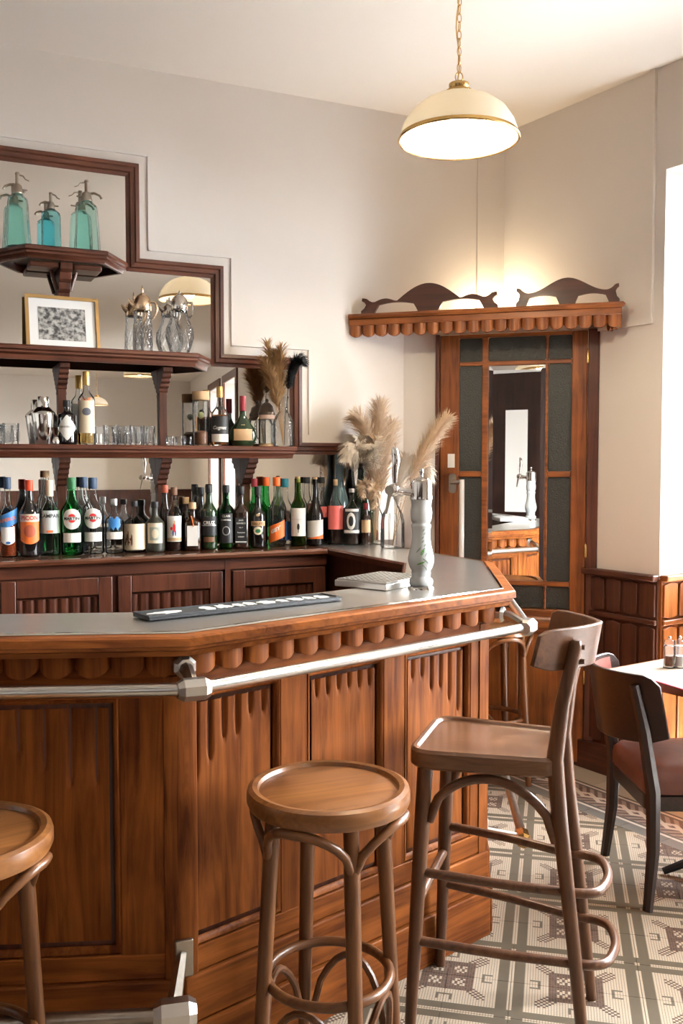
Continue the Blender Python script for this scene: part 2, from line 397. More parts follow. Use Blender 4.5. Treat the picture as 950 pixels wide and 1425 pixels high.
# window glass lets daylight through and mirrors a little at a slant
def pane_mat():
    m = bpy.data.materials.new('window_glass'); m.use_nodes = True; nt = m.node_tree; nt.nodes.clear()
    o = N(nt, 'ShaderNodeOutputMaterial'); mx = N(nt, 'ShaderNodeMixShader'); t = N(nt, 'ShaderNodeBsdfTransparent'); gl = N(nt, 'ShaderNodeBsdfGlossy'); gl.inputs['Roughness'].default_value = .02
    lw = N(nt, 'ShaderNodeLayerWeight'); lw.inputs[0].default_value = .12
    lnk(nt, lw.outputs['Fresnel'], mx.inputs[0]); lnk(nt, t.outputs[0], mx.inputs[1]); lnk(nt, gl.outputs[0], mx.inputs[2]); lnk(nt, mx.outputs[0], o.inputs[0]); return m
M['pane'] = pane_mat()
for k, (a, b2) in enumerate(OPEN):
    w = sempty('window_%d' % (k+1), RW.W((a+b2)/2, 0, SILL), RW.rz); hw = (b2 - a)/2; hh = NZ - SILL
    y0, y1 = ND + .03, ND + .09
    f = MB().box(-hw, -hw+.06, y0, y1, 0, hh).box(hw-.06, hw, y0, y1, 0, hh).box(-hw+.06, hw-.06, y0, y1, 0, .07).box(-hw+.06, hw-.06, y0, y1, hh-.06, hh)
    obj('window_frame', f, M['mahZ'], w)
    obj('mullion', MB().box(-.035, .035, y0-.01, y1, .07, hh-.06), M['mahZ'], w)
    obj('transom', MB().box(-hw+.06, hw-.06, y0-.005, y1-.01, 1.38, 1.43), M['mahX'], w)
    for sx in (-1, 1):
        for z0, z1 in ((.07, 1.38), (1.43, hh-.06)):
            x0, x1 = sorted((sx*.035, sx*(hw-.06))); obj('pane', MB().box(x0, x1, y0+.028, y0+.032, z0, z1), M['pane'], w)
    obj('window_sill', MB().box(-hw+.026, hw-.026, ND-.05, ND+.03, -.03, 0), M['white'], w)
    pl = bpy.data.lights.new('daylight_portal', 'AREA'); pl.shape = 'RECTANGLE'; pl.size = 2*hw; pl.size_y = hh; pl.cycles.is_portal = True
    po = bpy.data.objects.new('daylight_portal', pl); COL.objects.link(po)
    c = RW.W((a+b2)/2, -ND-.13, (SILL+NZ)/2); po.location = c
    po.rotation_euler = Vector((RW.n.x, RW.n.y, 0)).to_track_quat('-Z', 'Y').to_euler()
# street outside
struct('ground_outside', MB().prism([tuple(RW.W(-12, -.47)[:2]), tuple(RW.W(28, -.47)[:2]), tuple(RW.W(28, -30)[:2]), tuple(RW.W(-12, -30)[:2])], -.3, -.2), pm('pale_pavement', (.42, .41, .39), .8, noise=.1, nscale=1))
# wainscot on the window wall (panel by panel) and inside the first niche
WT = .998
def wainscot(name, fr, s0, s1, n, mw='wains', y=0.0):
    w = sempty(name, fr.W(s0, y, 0), fr.rz); L = s1 - s0
    obj('backing_board', MB().box(0, L, -.012, 0, 0, WT-.02), M[mw+'Z'], w)
    obj('cap_rail', MB().slab([(0, WT-.03), (L, WT-.03), (L, WT), (0, WT)], -.045, 0), M[mw+'X'], w, bev=.006)
    obj('middle_rail', MB().box(0, L, -.03, -.012, .765, .79), M[mw+'X'], w, bev=.006)
    obj('skirting', MB().box(0, L, -.05, -.012, 0, .14), M[mw+'X'], w, bev=.006)
    pw = L/n
    for i in range(n):
        for z0, z1 in ((.15, .76), (.795, .965)):
            x0, x1 = i*pw + .008, (i+1)*pw - .008
            obj('panel', MB().slab([(x0, z0+.01), ((x0+x1)/2, z0), (x1, z0+.01), (x1, z1-.012), ((x0+x1)/2, z1), (x0, z1-.012)], -.024, -.012), M[mw+'Z'], w, bev=.004)
wainscot('trim_1', RW, -.09, .40, 5)
JB = Fr(RW.W(.40)[:2], 56.0)
wainscot('trim_2', JB, 0, ND, 3, 'door')  # lighter oak paints the bright window light into the jamb panels
NB = Fr(RW.W(.40, -ND)[:2], 146.0)
wainscot('trim_3', NB, 0.06, 1.22, 10, 'door')  # same lighter oak, window light put into the wood colour
for k, (a, b2) in enumerate([(1.62, 1.95), (3.25, 8.4)]): wainscot('trim_%d' % (k+4), RW, a, b2, max(5, int((b2-a)/.1)))
# wood casings beside the far windows, dark wainscot round the rest of the room
k = 7
for a, b2 in OPEN[1:]:
    struct('trim_%d' % k, MB().box(a-.14, a, -.03, 0, 0, NZ+.12).box(b2, b2+.14, -.03, 0, 0, NZ+.12).box(a, b2, -.03, 0, NZ, NZ+.12), M['mahZ'], (RW.p.x, RW.p.y, 0), RW.rz); k += 1
struct('trim_%d' % k, MB().box(0, 6.2, 0, .04, 0, 1.0), M['mahZ'], (Bw.p.x, Bw.p.y, 0), Bw.rz); k += 1
struct('trim_%d' % k, MB().box(0, FAR, -.0, .04, 0, 1.0), M['mahZ'], (Lw.p.x, Lw.p.y, 0), Lw.rz + 0); k += 1
# cable duct on the window wall: down from the ceiling, then along to the door head; slim pipe in the corner
cd = struct('trim_%d' % k, MB().box(.318, .345, -.018, 0, 2.165, ZC), M['plaster'], (RW.p.x, RW.p.y, 0), RW.rz); k += 1
struct('trim_%d' % k, MB().box(.03, .345, -.014, 0, 2.15, 2.165), M['plaster'], (RW.p.x, RW.p.y, 0), RW.rz); k += 1
s668 = MW.sz(667, 300, .015)[0]
struct('trim_%d' % k, MB().box(s668-.006, s668+.006, -.004, 0, 0, ZC-.05), M['plaster'], (MW.p.x, MW.p.y, 0), MW.rz); k += 1
# unseen dark screen added behind the viewer to shade the left bar face
struct('added_shade_screen', MB().box(-2.6, .75, -.06, 0, 0, 2.5).box(-2.6, -2.54, 0, 1.2, 0, 2.5), M['darkZ'], (0, -.4, 0), 0)
struct('trim_%d' % k, MB().box(-1.35, -1.1, 0, .012, 1.0, 2.1).box(-.75, -.5, 0, .012, 1.0, 2.1).box(-2.0, -1.7, 0, .012, 1.0, 2.1), M['plaster'], (0, -.4, 0), 0); k += 1  # pale panels added on that screen to brighten the door mirror's reflection
# white stepped moulding painted on the mirror wall
ST = [(-1.370, 2.855), (-.977, 2.435), (-.580, 2.025)]
def white_step(o, wd):
    mb = MB()
    seq = [(-2.4, 2.855+o), (-1.37+o, 2.855+o), (-1.37+o, 2.435+o), (-.977+o, 2.435+o), (-.977+o, 2.025+o), (-.58+o, 2.025+o), (-.58+o, 1.66)]
    for a, b2 in zip(seq, seq[1:]):
        x0, x1 = sorted((a[0], b2[0])); z0, z1 = sorted((a[1], b2[1]))
        mb.box(x0 - wd/2, x1 + wd/2, -.008, 0, z0 - wd/2, z1 + wd/2)
    return mb
struct('trim_%d' % k, white_step(.05, .012), M['trim'], (MW.p.x, MW.p.y, 0), MW.rz); k += 1
# ------------------------------------------------------------------ partition, door and cornice
PT = 2.17
struct('wall_partition', MB().box(0, .172, 0, .05, 0, PT+.028).box(.172, .98, .0, .05, 2.166, PT+.028), M['plaster'], (DW.p.x, DW.p.y, 0), DW.rz)
M['obscure'] = pm('dark_textured_glass', (.028, .03, .026), .32, noise=.5, nscale=160, bump=.6)
dr = sempty('door_1', DW.W(.57), DW.rz)
def dx(s): return s - .57
obj('door_frame', MB().box(dx(.172), dx(.193), -.03, .06, 0, 2.165).box(dx(.925), dx(.978), -.03, .06, 0, 2.165), M['mahZ'], dr, bev=.004)
obj('stile', MB().box(dx(.195), dx(.292), -.018, .02, .02, 2.16), M['doorZ'], dr, bev=.004)
obj('stile', MB().box(dx(.848), dx(.922), -.018, .02, .02, 2.16), M['doorZ'], dr, bev=.004)
obj('top_rail', MB().box(dx(.292), dx(.848), -.018, .02, 2.15, 2.16).box(dx(.292), dx(.848), -.0175, .02, 2.143, 2.152), M['doorX'], dr)
obj('lock_rail', MB().box(dx(.292), dx(.848), -.018, .02, .655, .78), M['doorX'], dr, bev=.004)
obj('ledge_moulding', MB().sweep_xy([(dx(.292), 0), (dx(.848), 0)], [(-.01, .69), (.03, .69), (.045, .71), (.045, .725), (.03, .745), (-.01, .75)]), M['doorX'], dr)
obj('bottom_rail', MB().box(dx(.292), dx(.848), -.018, .02, .02, .16), M['doorX'], dr, bev=.004)
obj('lower_stile', MB().box(dx(.55), dx(.60), -.018, .02, .16, .655), M['doorZ'], dr, bev=.004)
for a, b2 in ((.292, .55), (.60, .848)): obj('lower_panel', MB().box(dx(a), dx(b2), -.006, .01, .16, .655), M['doorZ'], dr, bev=.003)
cols = [(.292, .408), (.438, .722), (.735, .848)]; rows = [(2.024, 2.143), (1.472, 2.004), (.922, 1.443), (.79, .897)]
def rounded(x0, x1, z0, z1, r=.018):
    p = []
    for cx, cz, a0 in ((x1-r, z0+r, -90), (x1-r, z1-r, 0), (x0+r, z1-r, 90), (x0+r, z0+r, 180)):
        for q in range(4): a = math.radians(a0 + 30*q); p.append((cx + r*math.cos(a), cz + r*math.sin(a)))
    return p
# glazing bars are what is left between the panes: one lattice, each pane its own piece
bars = MB()
def bar_piece(x0, x1, z0, z1): bars.box(dx(x0), dx(x1), -.016, .014, z0, z1)
for a, b2 in ((.408, .438), (.722, .735)): bar_piece(a, b2, .78, 2.15)
for z0, z1 in ((2.004, 2.024), (.897, .922)): bar_piece(.292, .848, z0, z1)
for a, b2 in ((.292, .408), (.735, .848)): bar_piece(a, b2, 1.443, 1.472)
obj('glazing_bars', bars, M['doorX'], dr, bev=.004)
for ci, (a, b2) in enumerate(cols):
    for ri, (z0, z1) in enumerate(rows):
        if ci == 1 and ri in (1, 2): continue
        obj('pane', MB().slab([(dx(x), z) for x, z in rounded(a-.003, b2+.003, z0-.003, z1+.003)], -.002, .002), M['obscure'], dr, smooth=False)
# bevelled mirror in the middle
x0, x1, z0, z1 = dx(.437), dx(.723), .921, 2.005; bv = .026
mm = MB().add([(x0, -.002, z0), (x1, -.002, z0), (x1, -.002, z1), (x0, -.002, z1), (x0+bv, -.0055, z0+bv), (x1-bv, -.0055, z0+bv), (x1-bv, -.0055, z1-bv), (x0+bv, -.0055, z1-bv),
               (x0, .004, z0), (x1, .004, z0), (x1, .004, z1), (x0, .004, z1)],
              [(4,5,6,7), (0,1,5,4), (1,2,6,5), (2,3,7,6), (3,0,4,7), (8,11,10,9), (0,8,9,1), (1,9,10,2), (2,10,11,3), (3,11,8,0)])
obj('mirror_pane', mm, M['mirror'], dr, smooth=False, label='tall bevelled mirror pane')
for z in (2.03, 1.08, .45): obj('hinge', MB().lathe([(0, -.03), (.008, -.03), (.008, .03), (.005, .036), (0, .038)], 10, (dx(.9235), -.028, z)), M['brass'], dr)
obj('sign_plate', MB().box(dx(.236), dx(.272), -.0205, -.018, 1.49, 1.56), M['white'], dr, label='small white push plate')
# pull handle: plate, arm and a long white tube
hb = obj('handle_plate', MB().slab(rounded(dx(.243), dx(.280), 1.36, 1.46, .015), -.024, -.018), M['agedsteel'], dr)
obj('handle_arm', MB().tube([(dx(.262), -.02, 1.415), (dx(.262), -.06, 1.415), (dx(.312), -.062, 1.418)], .011, 10), M['agedsteel'], hb)
obj('pull_tube', MB().tube([(dx(.316), -.062, 1.43), (dx(.316), -.062, .92)], .0135, 14), M['white'], dr, label='long white tubular pull')
obj('handle_arm', MB().tube([(dx(.262), -.02, .95), (dx(.262), -.06, .95), (dx(.312), -.062, .95)], .011, 10), M['agedsteel'], dr)
# cornice shelf with scalloped valance and two fretted crests
CO = .225
cn = thing('door_cornice', 'carved wooden cornice shelf with scalloped edge above the corner door', 'cornice', DW.W(.42, 0, 2.17), DW.rz)
def cx(s): return s - .42
cs0, cs1 = -.232, 1.078
obj('shelf_board', MB().prism([(cx(cs0), -CO), (cx(cs1), -CO), (cx(cs1), -CO+.05), (cx(.985), .05), (cx(.02), .05), (cx(cs0)+.02, -CO+.05)], .028, .062), M['doorX'], cn, bev=.004)
obj('cornice_moulding', MB().sweep_xy([(cx(cs0), -CO), (cx(cs1), -CO), (cx(1.0), -.03)], [(-.02, .062), (.006, .062), (.012, .075), (.004, .086), (-.02, .086)]), M['doorX'], cn)
def scallop_mesh(per, hi, lo, dep, back=.012):
    mb = MB(); n = 10; fr_ = []; vs = []
    for i in range(n+1):
        x = per*(i/n - .5); c = math.sin(PI*i/n)**.62
        vs.append((x, dep*c, lo + (hi-lo)*.38*(1-c)))
    V = []; F = []
    for x, dd, zb in vs: V += [(x, -dd, hi), (x, -dd, zb), (x, back, zb), (x, back, hi)]
    for i in range(n):
        a, b2 = 4*i, 4*i+4
        for q in range(4): F.append((a+q, b2+q, b2+(q+1) % 4, a+(q+1) % 4))
    F += [(0,1,2,3), (4*n, 4*n+3, 4*n+2, 4*n+1)]
    return mb.add(V, F).mesh('scallop', True, 60)
sm = scallop_mesh(.0655, .03, -.028, .016); sm.materials.append(M['doorZ'])
for i in range(20): obj('scallop', sm, None, cn, (cx(cs0) + .033 + i*.0655, -CO+.016, 0))
sm2 = scallop_mesh(.05, .03, -.028, .01); sm2.materials.append(M['doorZ'])
ed = Vector((cx(1.0) - cx(cs1), -.03 + CO)); 
for i in range(3):
    q = Vector((cx(cs1), -CO+.02)) + ed.normalized()*(.03 + i*.05); obj('scallop', sm2, None, cn, (q.x, q.y, 0), math.atan2(ed.y, ed.x))
def crest(w, h, hump):                       # fretted crest: outline with birds' heads at the ends and two open slots
    top = []
    n = 48
    for i in range(n+1):
        t = -1 + 2*i/n; a = abs(t)
        if hump: z = h*(.42 + .58*math.cos(PI/2*min(1, a/.47))) if a < .47 else h*(.42 + .12*math.sin(PI*(a-.47)/.33)) if a < .8 else h*(.42 + .2*((a-.8)/.14)**2)
        else: z = h*(.50 + .5*(math.cos(PI*min(1, a/.75))*.5 + .5)) if a < .75 else h*(.50 + .26*((a-.75)/.2)**2)
        if a > .94: continue
        top.append((t*w/2, z))
    zb = top[-1][1]
    right = [(w*.49, zb+.004), (w*.495, zb-.010), (w*.475, zb-.018), (w*.462, zb-.03), (w*.475, .032), (w*.5, .018), (w*.5, 0)]
    left = [(-x, z) for x, z in right][::-1]
    outer = left + top + right               # clockwise from lower left over the top
    # slots
    def slot(x0, x1, z0, hgt):
        p = [(x0, z0), (x0 + (x1-x0)*.04, z0+hgt*.35)]
        for q in range(9):
            t = q/8; p.append((x0 + (x1-x0)*(.1 + .8*t), z0 + hgt*(.55 + .45*math.sin(PI*(.18+.64*t)))))
        p += [(x1 - (x1-x0)*.04, z0+hgt*.35), (x1, z0)]
        return p
    hh = h*.36
    return outer, [slot(-w*.40, -w*.075, .006, hh), slot(w*.075, w*.40, .006, hh)]
def cut_plate(outer, holes, y0, y1):
    cu = bpy.data.curves.new('outline', 'CURVE'); cu.dimensions = '2D'; cu.fill_mode = 'BOTH'
    for pl in [outer] + holes:
        sp = cu.splines.new('POLY'); sp.points.add(len(pl)-1); sp.use_cyclic_u = True
        for i, (x, z) in enumerate(pl): sp.points[i].co = (x, z, 0, 1)
    cu.extrude = (y1-y0)/2
    o = bpy.data.objects.new('outline', cu); me = bpy.data.meshes.new_from_object(o); bpy.data.objects.remove(o); bpy.data.curves.remove(cu)
    for v in me.vertices: x, z, y = v.co; v.co = (x, (y0+y1)/2 - y, z)
    me.update(); return me
sA, zA = DW.sz(596, 405, CO-.03); sB, zB = DW.sz(789, 400, CO-.03)
for s, w, h, hump in ((sA, .68, .140, True), (sB, .475, .128, False)):
    o_, h_ = crest(w, h, hump); me = cut_plate(o_, h_, -.011, .011); me.materials.clear(); me.materials.append(M['wainsX'])
    obj('fretted_crest', me, None, cn, (cx(s), -CO+.03, .084))
# globe lamp on the wall behind the partition
gp = DW.W(.45, -.28, 2.16)
sg, _ = DW.sz(688, 415, -.28); gp = DW.W(sg, -.28, 2.2)
gl = thing('globe_wall_lamp', 'glowing white globe lamp half hidden behind the door cornice', 'lamp', gp)
M['glow'] = pm('lit_opal_globe', (.9, .85, .75), .4, emis=(1.0, .80, .52), es=85.0)
obj('globe', MB().lathe([(.001, 0)] + [(.07*math.sin(PI*i/12), .07 - .07*math.cos(PI*i/12)) for i in range(1, 12)] + [(.001, .14)], 20, (0, 0, -.02)), M['glow'], gl)
obj('stem', MB().tube([(0, 0, -.01), (0, .0, -.07), (0, .12, -.09)], .011, 8), M['brass'], gl)
# ------------------------------------------------------------------ the bar
HC = 1.115
def LI(f, o, g, o2):                       # meeting point of two bar edges moved inwards by o and o2
    p, q = f.p - f.n*o, g.p - g.n*o2; d, e = f.d, g.d
    den = d.x*e.y - d.y*e.x; r = q - p; t = (r.x*e.y - r.y*e.x)/den; return p + d*t
n0 = Vector((math.cos(math.radians(85)), -math.sin(math.radians(85))))
L0 = Fr(Vector((-.437, 2.142)) + n0*.045, 85.0); L1 = Fr((.545, 2.898), 48.3); L2 = Fr((.545, 2.898), 4.7); L3 = Fr((.615, 3.753), -25.0)
BL_ = [L0, L1, L2, L3]
LW = -2.2                                   # the bar runs out of the picture on the left
def ring(o):
    a = LI(L0, o, L1, o); s0 = a + L0.d*LW
    wall_ = Fr(MW.W(0, .0)[:2], 65.3)
    return [s0, a, LI(L1, o, L2, o), LI(L2, o, L3, o), LI(L3, o, wall_, 0.0)]
bar = thing('bar_counter', 'panelled oak bar counter with steel top, scalloped valance and metal rails', 'bar counter', (L1.p.x, L1.p.y, 0))
BO = Vector((L1.p.x, L1.p.y))
def loc2(p): return (p[0] - BO.x, p[1] - BO.y)
def band(o0, o1, z0, z1, upto=None):
    a, b2 = ring(o0), ring(o1); mb = MB(); poly = [loc2(q) for q in a] + [loc2(q) for q in reversed(b2)]
    n = len(a); V = []; F = []
    for i in range(n):
        for q, z in ((a[i], z0), (a[i], z1), (b2[i], z1), (b2[i], z0)): V.append((*loc2(q), z))
    for i in range(n-1):
        for k in range(4): F.append((4*i+k, 4*i+4+k, 4*i+4+(k+1) % 4, 4*i+(k+1) % 4))
    F += [(0,1,2,3), (4*n-4, 4*n-1, 4*n-2, 4*n-3)]
    return mb.add(V, F)
obj('steel_worktop', band(.042, .352, HC-.012, HC), M['steel'], bar, bev=.002)
path = [loc2(q) for q in ring(0.0)]
obj('wood_edge', MB().sweep_xy(path, [(-.05, HC-.002), (-.006, HC-.003), (-.001, HC-.008), (0, HC-.026), (-.010, HC-.029), (-.010, HC-.036), (-.018, HC-.040), (-.022, HC-.052), (-.06, HC-.052), (-.06, HC-.012)]), M['barX'], bar)
obj('steel_edge_bead', MB().sweep_xy(path, [(-.048, HC-.001), (-.048, HC+.0025), (-.040, HC+.0025), (-.037, HC-.001)]), M['chrome'], bar)
obj('inner_edge', MB().sweep_xy([loc2(q) for q in reversed(ring(.352))], [(-.02, HC-.03), (.012, HC-.03), (.014, HC-.008), (.008, HC-.001), (-.004, HC-.001), (-.02, HC-.008)]), M['mahX'], bar)
obj('carcass', band(.105, .32, .0, HC-.012), M['mahZ'], bar)
# panelled faces: stiles, rails, carved panels, plinth, valance
def carved_panel(w, z0, z1, lens):
    mb = MB(); k = len(lens); pit = w/k; xs = []
    for i in range(k):
        for q in range(8): xs.append(-w/2 + pit*(i + q/8))
    xs.append(w/2); top = z1
    zs = [z0] + [z1 - .29 + .29*i/44 for i in range(45)]
    def dep(x, z):
        d = 0.0
        for i, L in enumerate(lens):
            xk = -w/2 + pit*(i + .5); e = z - (top - L)
            if e <= 0: continue
            we = pit*.24*min(1, (e/.045))**.7; u = abs(x - xk)/we
            if u < 1: d = max(d, .0095*(1 - u)**.8 * min(1, e/.02))
        return d
    V = [(x, dep(x, z), z) for z in zs for x in xs]; nx = len(xs); F = []
    for j in range(len(zs)-1):
        for i in range(nx-1): a = j*nx+i; F.append((a, a+1, a+nx+1, a+nx))
    mb.add(V, F)
    return mb
def frame_mould(w, z0, z1, prof_w=.018):    # half-round moulding round a panel
    mb = MB(); x0, x1 = -w/2 - .001, w/2 + .001
    pr = [(0, 0), (.0, -.010), (.006, -.015), (.012, -.012), (.018, 0)]
    cor = [(x0, z0), (x1, z0), (x1, z1), (x0, z1)]; V = []; F = []
    for i, (x, z) in enumerate(cor):
        sx = 1 if i in (0, 3) else -1; sz_ = 1 if i in (0, 1) else -1
        for a, y in pr: V.append((x + sx*(.018 - a)*-1 + sx*.0, y, z - sz_*(.018 - a)))
    m_ = len(pr)
    for i in range(4):
        j = (i+1) % 4
        for k in range(m_-1): F.append((i*m_+k, j*m_+k, j*m_+k+1, i*m_+k+1))
    return mb.add(V, F)
PZ0, PZ1 = .335, .95
scal = scallop_mesh(.08, HC-.045, HC-.104, .018); scal.materials.append(M['barZ'])
def face(fr, s0, s1, panels, mat_z, mat_x, zsc=True):
    # local frame: x along the face from its start, y into the bar
    B = fr.W(0, -.085); o = loc2(fr.W(0, -.085)[:2]); rz = fr.rz
    panels = sorted(panels, key=lambda q: q[0]); edges = [s0] + [e for p in panels for e in p[:2]] + [s1]
    for i in range(0, len(edges), 2):
        if edges[i+1] - edges[i] > .004: obj('stile', MB().box(edges[i], edges[i+1], 0, .03, .29, 1.0), mat_z, bar, (*o, 0), rz, bev=.003)
    obj('top_rail', MB().box(s0, s1, -.002, .03, PZ1+.002, HC-.05), mat_x, bar, (*o, 0), rz, bev=.003)
    obj('bottom_rail', MB().box(s0, s1, -.002, .03, .272, PZ0-.002), mat_x, bar, (*o, 0), rz, bev=.003)
    obj('plinth', MB().slab([(s0, 0), (s1, 0), (s1, .15), (s0, .15)], -.022, .03), mat_x, bar, (*o, 0), rz, bev=.004)
    obj('plinth_upper', MB().slab([(s0, .153), (s1, .153), (s1, .27), (s0, .27)], -.012, .03), mat_x, bar, (*o, 0), rz, bev=.005)
    for a, b2, lens in panels:
        w = b2 - a; q = fr.W((a+b2)/2, -.085); lo = loc2(q[:2])
        p = obj('carved_panel', carved_panel(w - .05, PZ0 + .03, PZ1 - .022, lens), mat_z, bar, (lo[0] - fr.n.x*.012, lo[1] - fr.n.y*.012, 0), rz, ang=70)
        obj('panel_ground', MB().box(-w/2, w/2, .016, .02, PZ0, PZ1), mat_z, p)
        obj('panel_moulding', frame_mould(w - .034, PZ0 + .017, PZ1 - .012), mat_z, p, (0, .002, 0))
    n = max(1, int(round((s1 - s0)/.08))); st = (s1 - s0)/n
    for i in range(n):
        q = loc2(fr.W(s0 + (i + .5)*st, -.058)[:2]); e = obj('scallop', scal, None, bar, (*q, 0), rz); e.scale = (st/.08, 1, 1)
b1 = LI(L0, .085, L1, .085); b2_ = LI(L1, .085, L2, .085); b3 = LI(L2, .085, L3, .085)
s1a = (b1 - L1.p).dot(L1.d); s1b = (b2_ - L1.p).dot(L1.d); s0b = (b1 - L0.p).dot(L0.d); s2a = (b2_ - L2.p).dot(L2.d); s2b = (b3 - L2.p).dot(L2.d); s3a = (b3 - L3.p).dot(L3.d)
A_ = [.20, .16, .115, .115, .07, .07]; B_ = [.06, .06, .055, .055, .06, .06]; C_ = A_[::-1]
# panel edges read on the face itself
def on1(px, py): return L1.sz(px, py, -.085)[0]
pan1 = [(on1(254, 1000), on1(390, 948), A_), (on1(427, 935), on1(534, 918), B_), (on1(563, 912), on1(655, 897), C_)]
face(L1, s1a, s1b, pan1, M['barZ'], M['barX'])
sp_ = L0.sz(165, 1000, -.085)[0]
D_ = [.05, .05, .115, .12, .16, .20, .20]
face(L0, s0b - 2.0, s0b, [(sp_-.47, sp_, D_), (sp_-1.10, sp_-.63, D_[::-1]), (sp_-1.74, sp_-1.27, D_)], M['barZ'], M['barX'])
mid = (s2a + s2b)/2
face(L2, s2a, s2b, [(s2a+.07, mid-.04, A_), (mid+.04, s2b-.07, C_)], M['barZ'], M['barX'])
face(L3, s3a, s3a + .78, [(s3a+.07, s3a+.37, A_), (s3a+.43, s3a+.73, C_)], M['barZ'], M['barX'])
# corner posts
for q, fa, fb in ((b1, L0, L1), (b2_, L1, L2), (b3, L2, L3)):
    m = (fa.n + fb.n).normalized(); c = q - m*.02
    pts = [q + fa.n*.006 - fa.d*.042, q + fa.n*.006 + (fa.d*.0), q + fb.n*.006, q + fb.n*.006 + fb.d*.042, q - m*.03]
    pts = [q - fa.d*.042 + fa.n*.004, LI(fa, .081, fb, .081), q + fb.d*.042 + fb.n*.004, q - m*.04]
    obj('corner_post', MB().prism([loc2(p) for p in pts], 0, HC-.11), M['barZ'], bar, bev=.002)
# hand rail and foot rails
HR = 1.0; RO = -.035
def r3(p, z): return (*loc2(p), z)
R1, R2_, R3_ = LI(L0, RO, L1, RO), LI(L1, RO, L2, RO), LI(L2, RO, L3, RO)
R0 = R1 + L0.d*LW; R4 = R3_ + L3.d*.72
for a, b2 in ((R0, R1), (R1, R2_), (R2_, R3_), (R3_, R4)): obj('hand_rail', MB().tube([r3(a, HR), r3(b2, HR)], .0145, 16), M['satin'], bar)
def facet_barrel(r, l, k=8):               # faceted barrel along x
    mb = MB(); V = []; F = []; prof = [(-l/2, r*.72), (-l*.32, r), (l*.32, r), (l/2, r*.72)]
    for x, rr in prof:
        for q in range(k): a = 2*PI*(q+.5)/k; V.append((x, rr*math.cos(a), rr*math.sin(a)))
    for i in range(3):
        for q in range(k): F.append((i*k+q, (i+1)*k+q, (i+1)*k+(q+1) % k, i*k+(q+1) % k))
    F += [tuple(range(k)), tuple(3*k + q for q in range(k))]
    return mb.add(V, F)
fb_me = facet_barrel(.0265, .075).mesh('rail_joint', False); fb_me.materials.append(M['satin'])
kn_me = facet_barrel(.028, .05).mesh('rail_knob', False); kn_me.materials.append(M['satin'])
for p, fa, fb, base in ((R1, L0, L1, b1), (R2_, L1, L2, b2_), (R3_, L2, L3, b3)):
    t = (fa.d + fb.d); obj('rail_joint', fb_me, None, bar, r3(p, HR), math.atan2(t.y, t.x))
    m = (p - base).normalized(); e = base + m*.035
    obj('rail_bracket', MB().tube([r3(base, HR+.034), r3(base + m*.07, HR+.03), r3(p, HR)], [.018, .016, .014], 8), M['agedsteel'], bar)
    obj('bracket_knob', kn_me, None, bar, r3(base + m*.03, HR+.034), math.atan2(m.y, m.x))
# foot rail on the left run, ending at the corner, and on the end run
FZ = .28; FO = -.03
Fp = LI(L0, FO, L1, FO); Fj = onz(240, 1412, FZ); Fj = Vector((Fj.x, Fj.y))
obj('foot_rail', MB().tube([r3(Fj - L0.d*2.0, FZ), r3(Fj, FZ)], .0165, 14), M['agedsteel'], bar)
fj_me = facet_barrel(.036, .095).mesh('foot_joint', False); fj_me.materials.append(M['satin'])
obj('foot_rail_joint', fj_me, None, bar, r3(Fj + L0.d*.005, FZ), math.atan2(L0.d.y, L0.d.x) + .15)
obj('foot_rail_bracket', MB().tube([r3(b1, FZ+.06), r3(Fj, FZ)], [.013, .02], 6), M['agedsteel'], bar)
obj('bracket_plate', MB().box(-.022, .022, -.012, .0, -.05, .04), M['agedsteel'], bar, r3(b1 + (L0.n + L1.n).normalized()*.006, FZ+.05), (L0.rz + L1.rz)/2, bev=.003)
G0 = onz(727, 1165, FZ); G0 = Vector((G0.x, G0.y)); G1 = G0 + L2.d*.62
obj('foot_rail', MB().tube([r3(G0, FZ), r3(G1, FZ)], .015, 14), M['agedsteel'], bar)
obj('foot_rail_joint', MB().tube([r3(G0 - L2.d*.035, FZ), r3(G0 - L2.d*.03, FZ), r3(G0 + L2.d*.02, FZ), r3(G0 + L2.d*.03, FZ)], [.016, .026, .026, .017], 8), M['brass'], bar, smooth=False)
gb = G0 - L2.n*.135
obj('foot_rail_bracket', MB().tube([r3(gb, FZ+.02), r3(G0, FZ)], [.014, .012], 8), M['satin'], bar)
obj('bracket_plate', MB().box(-.012, .012, -.01, 0, -.04, .04), M['satin'], bar, r3(gb + L2.n*.012, FZ+.02), L2.rz, bev=.003)
# ------------------------------------------------------------------ back bar: worktop and cupboards
BD_ = .315
sI = None
i4 = LI(L3, .352, Fr(MW.W(0, BD_)[:2], 65.3), 0); sI = (i4 - MW.p).dot(MW.d)
bt = thing('back_worktop', 'dark glossy wooden back bar worktop under the mirror', 'worktop', MW.W(-1.2, 0, HC-.03), MW.rz)
M['backtop'] = wood('back_counter_gloss', (.05, .016, .008), (.14, .05, .024), 'X', .14, coat=.8)
obj('top_board', MB().slab([(-3.6+1.2, 0), (sI+1.2, 0), (sI+1.2, .028), (-3.6+1.2, .028)], -BD_+.012, -.001), M['backtop'], bt)
obj('front_edge', MB().sweep_xy([(-2.4, -BD_+.012), (sI+1.2, -BD_+.012)], [(0, .029), (.008, .027), (.014, .018), (.012, .006), (.004, .0), (0, 0)]), M['backtop'], bt)
cab_edges = [(-2.52, -2.02), (-2.02, -1.548), (-1.548, -1.060), (-1.035, -.562)]
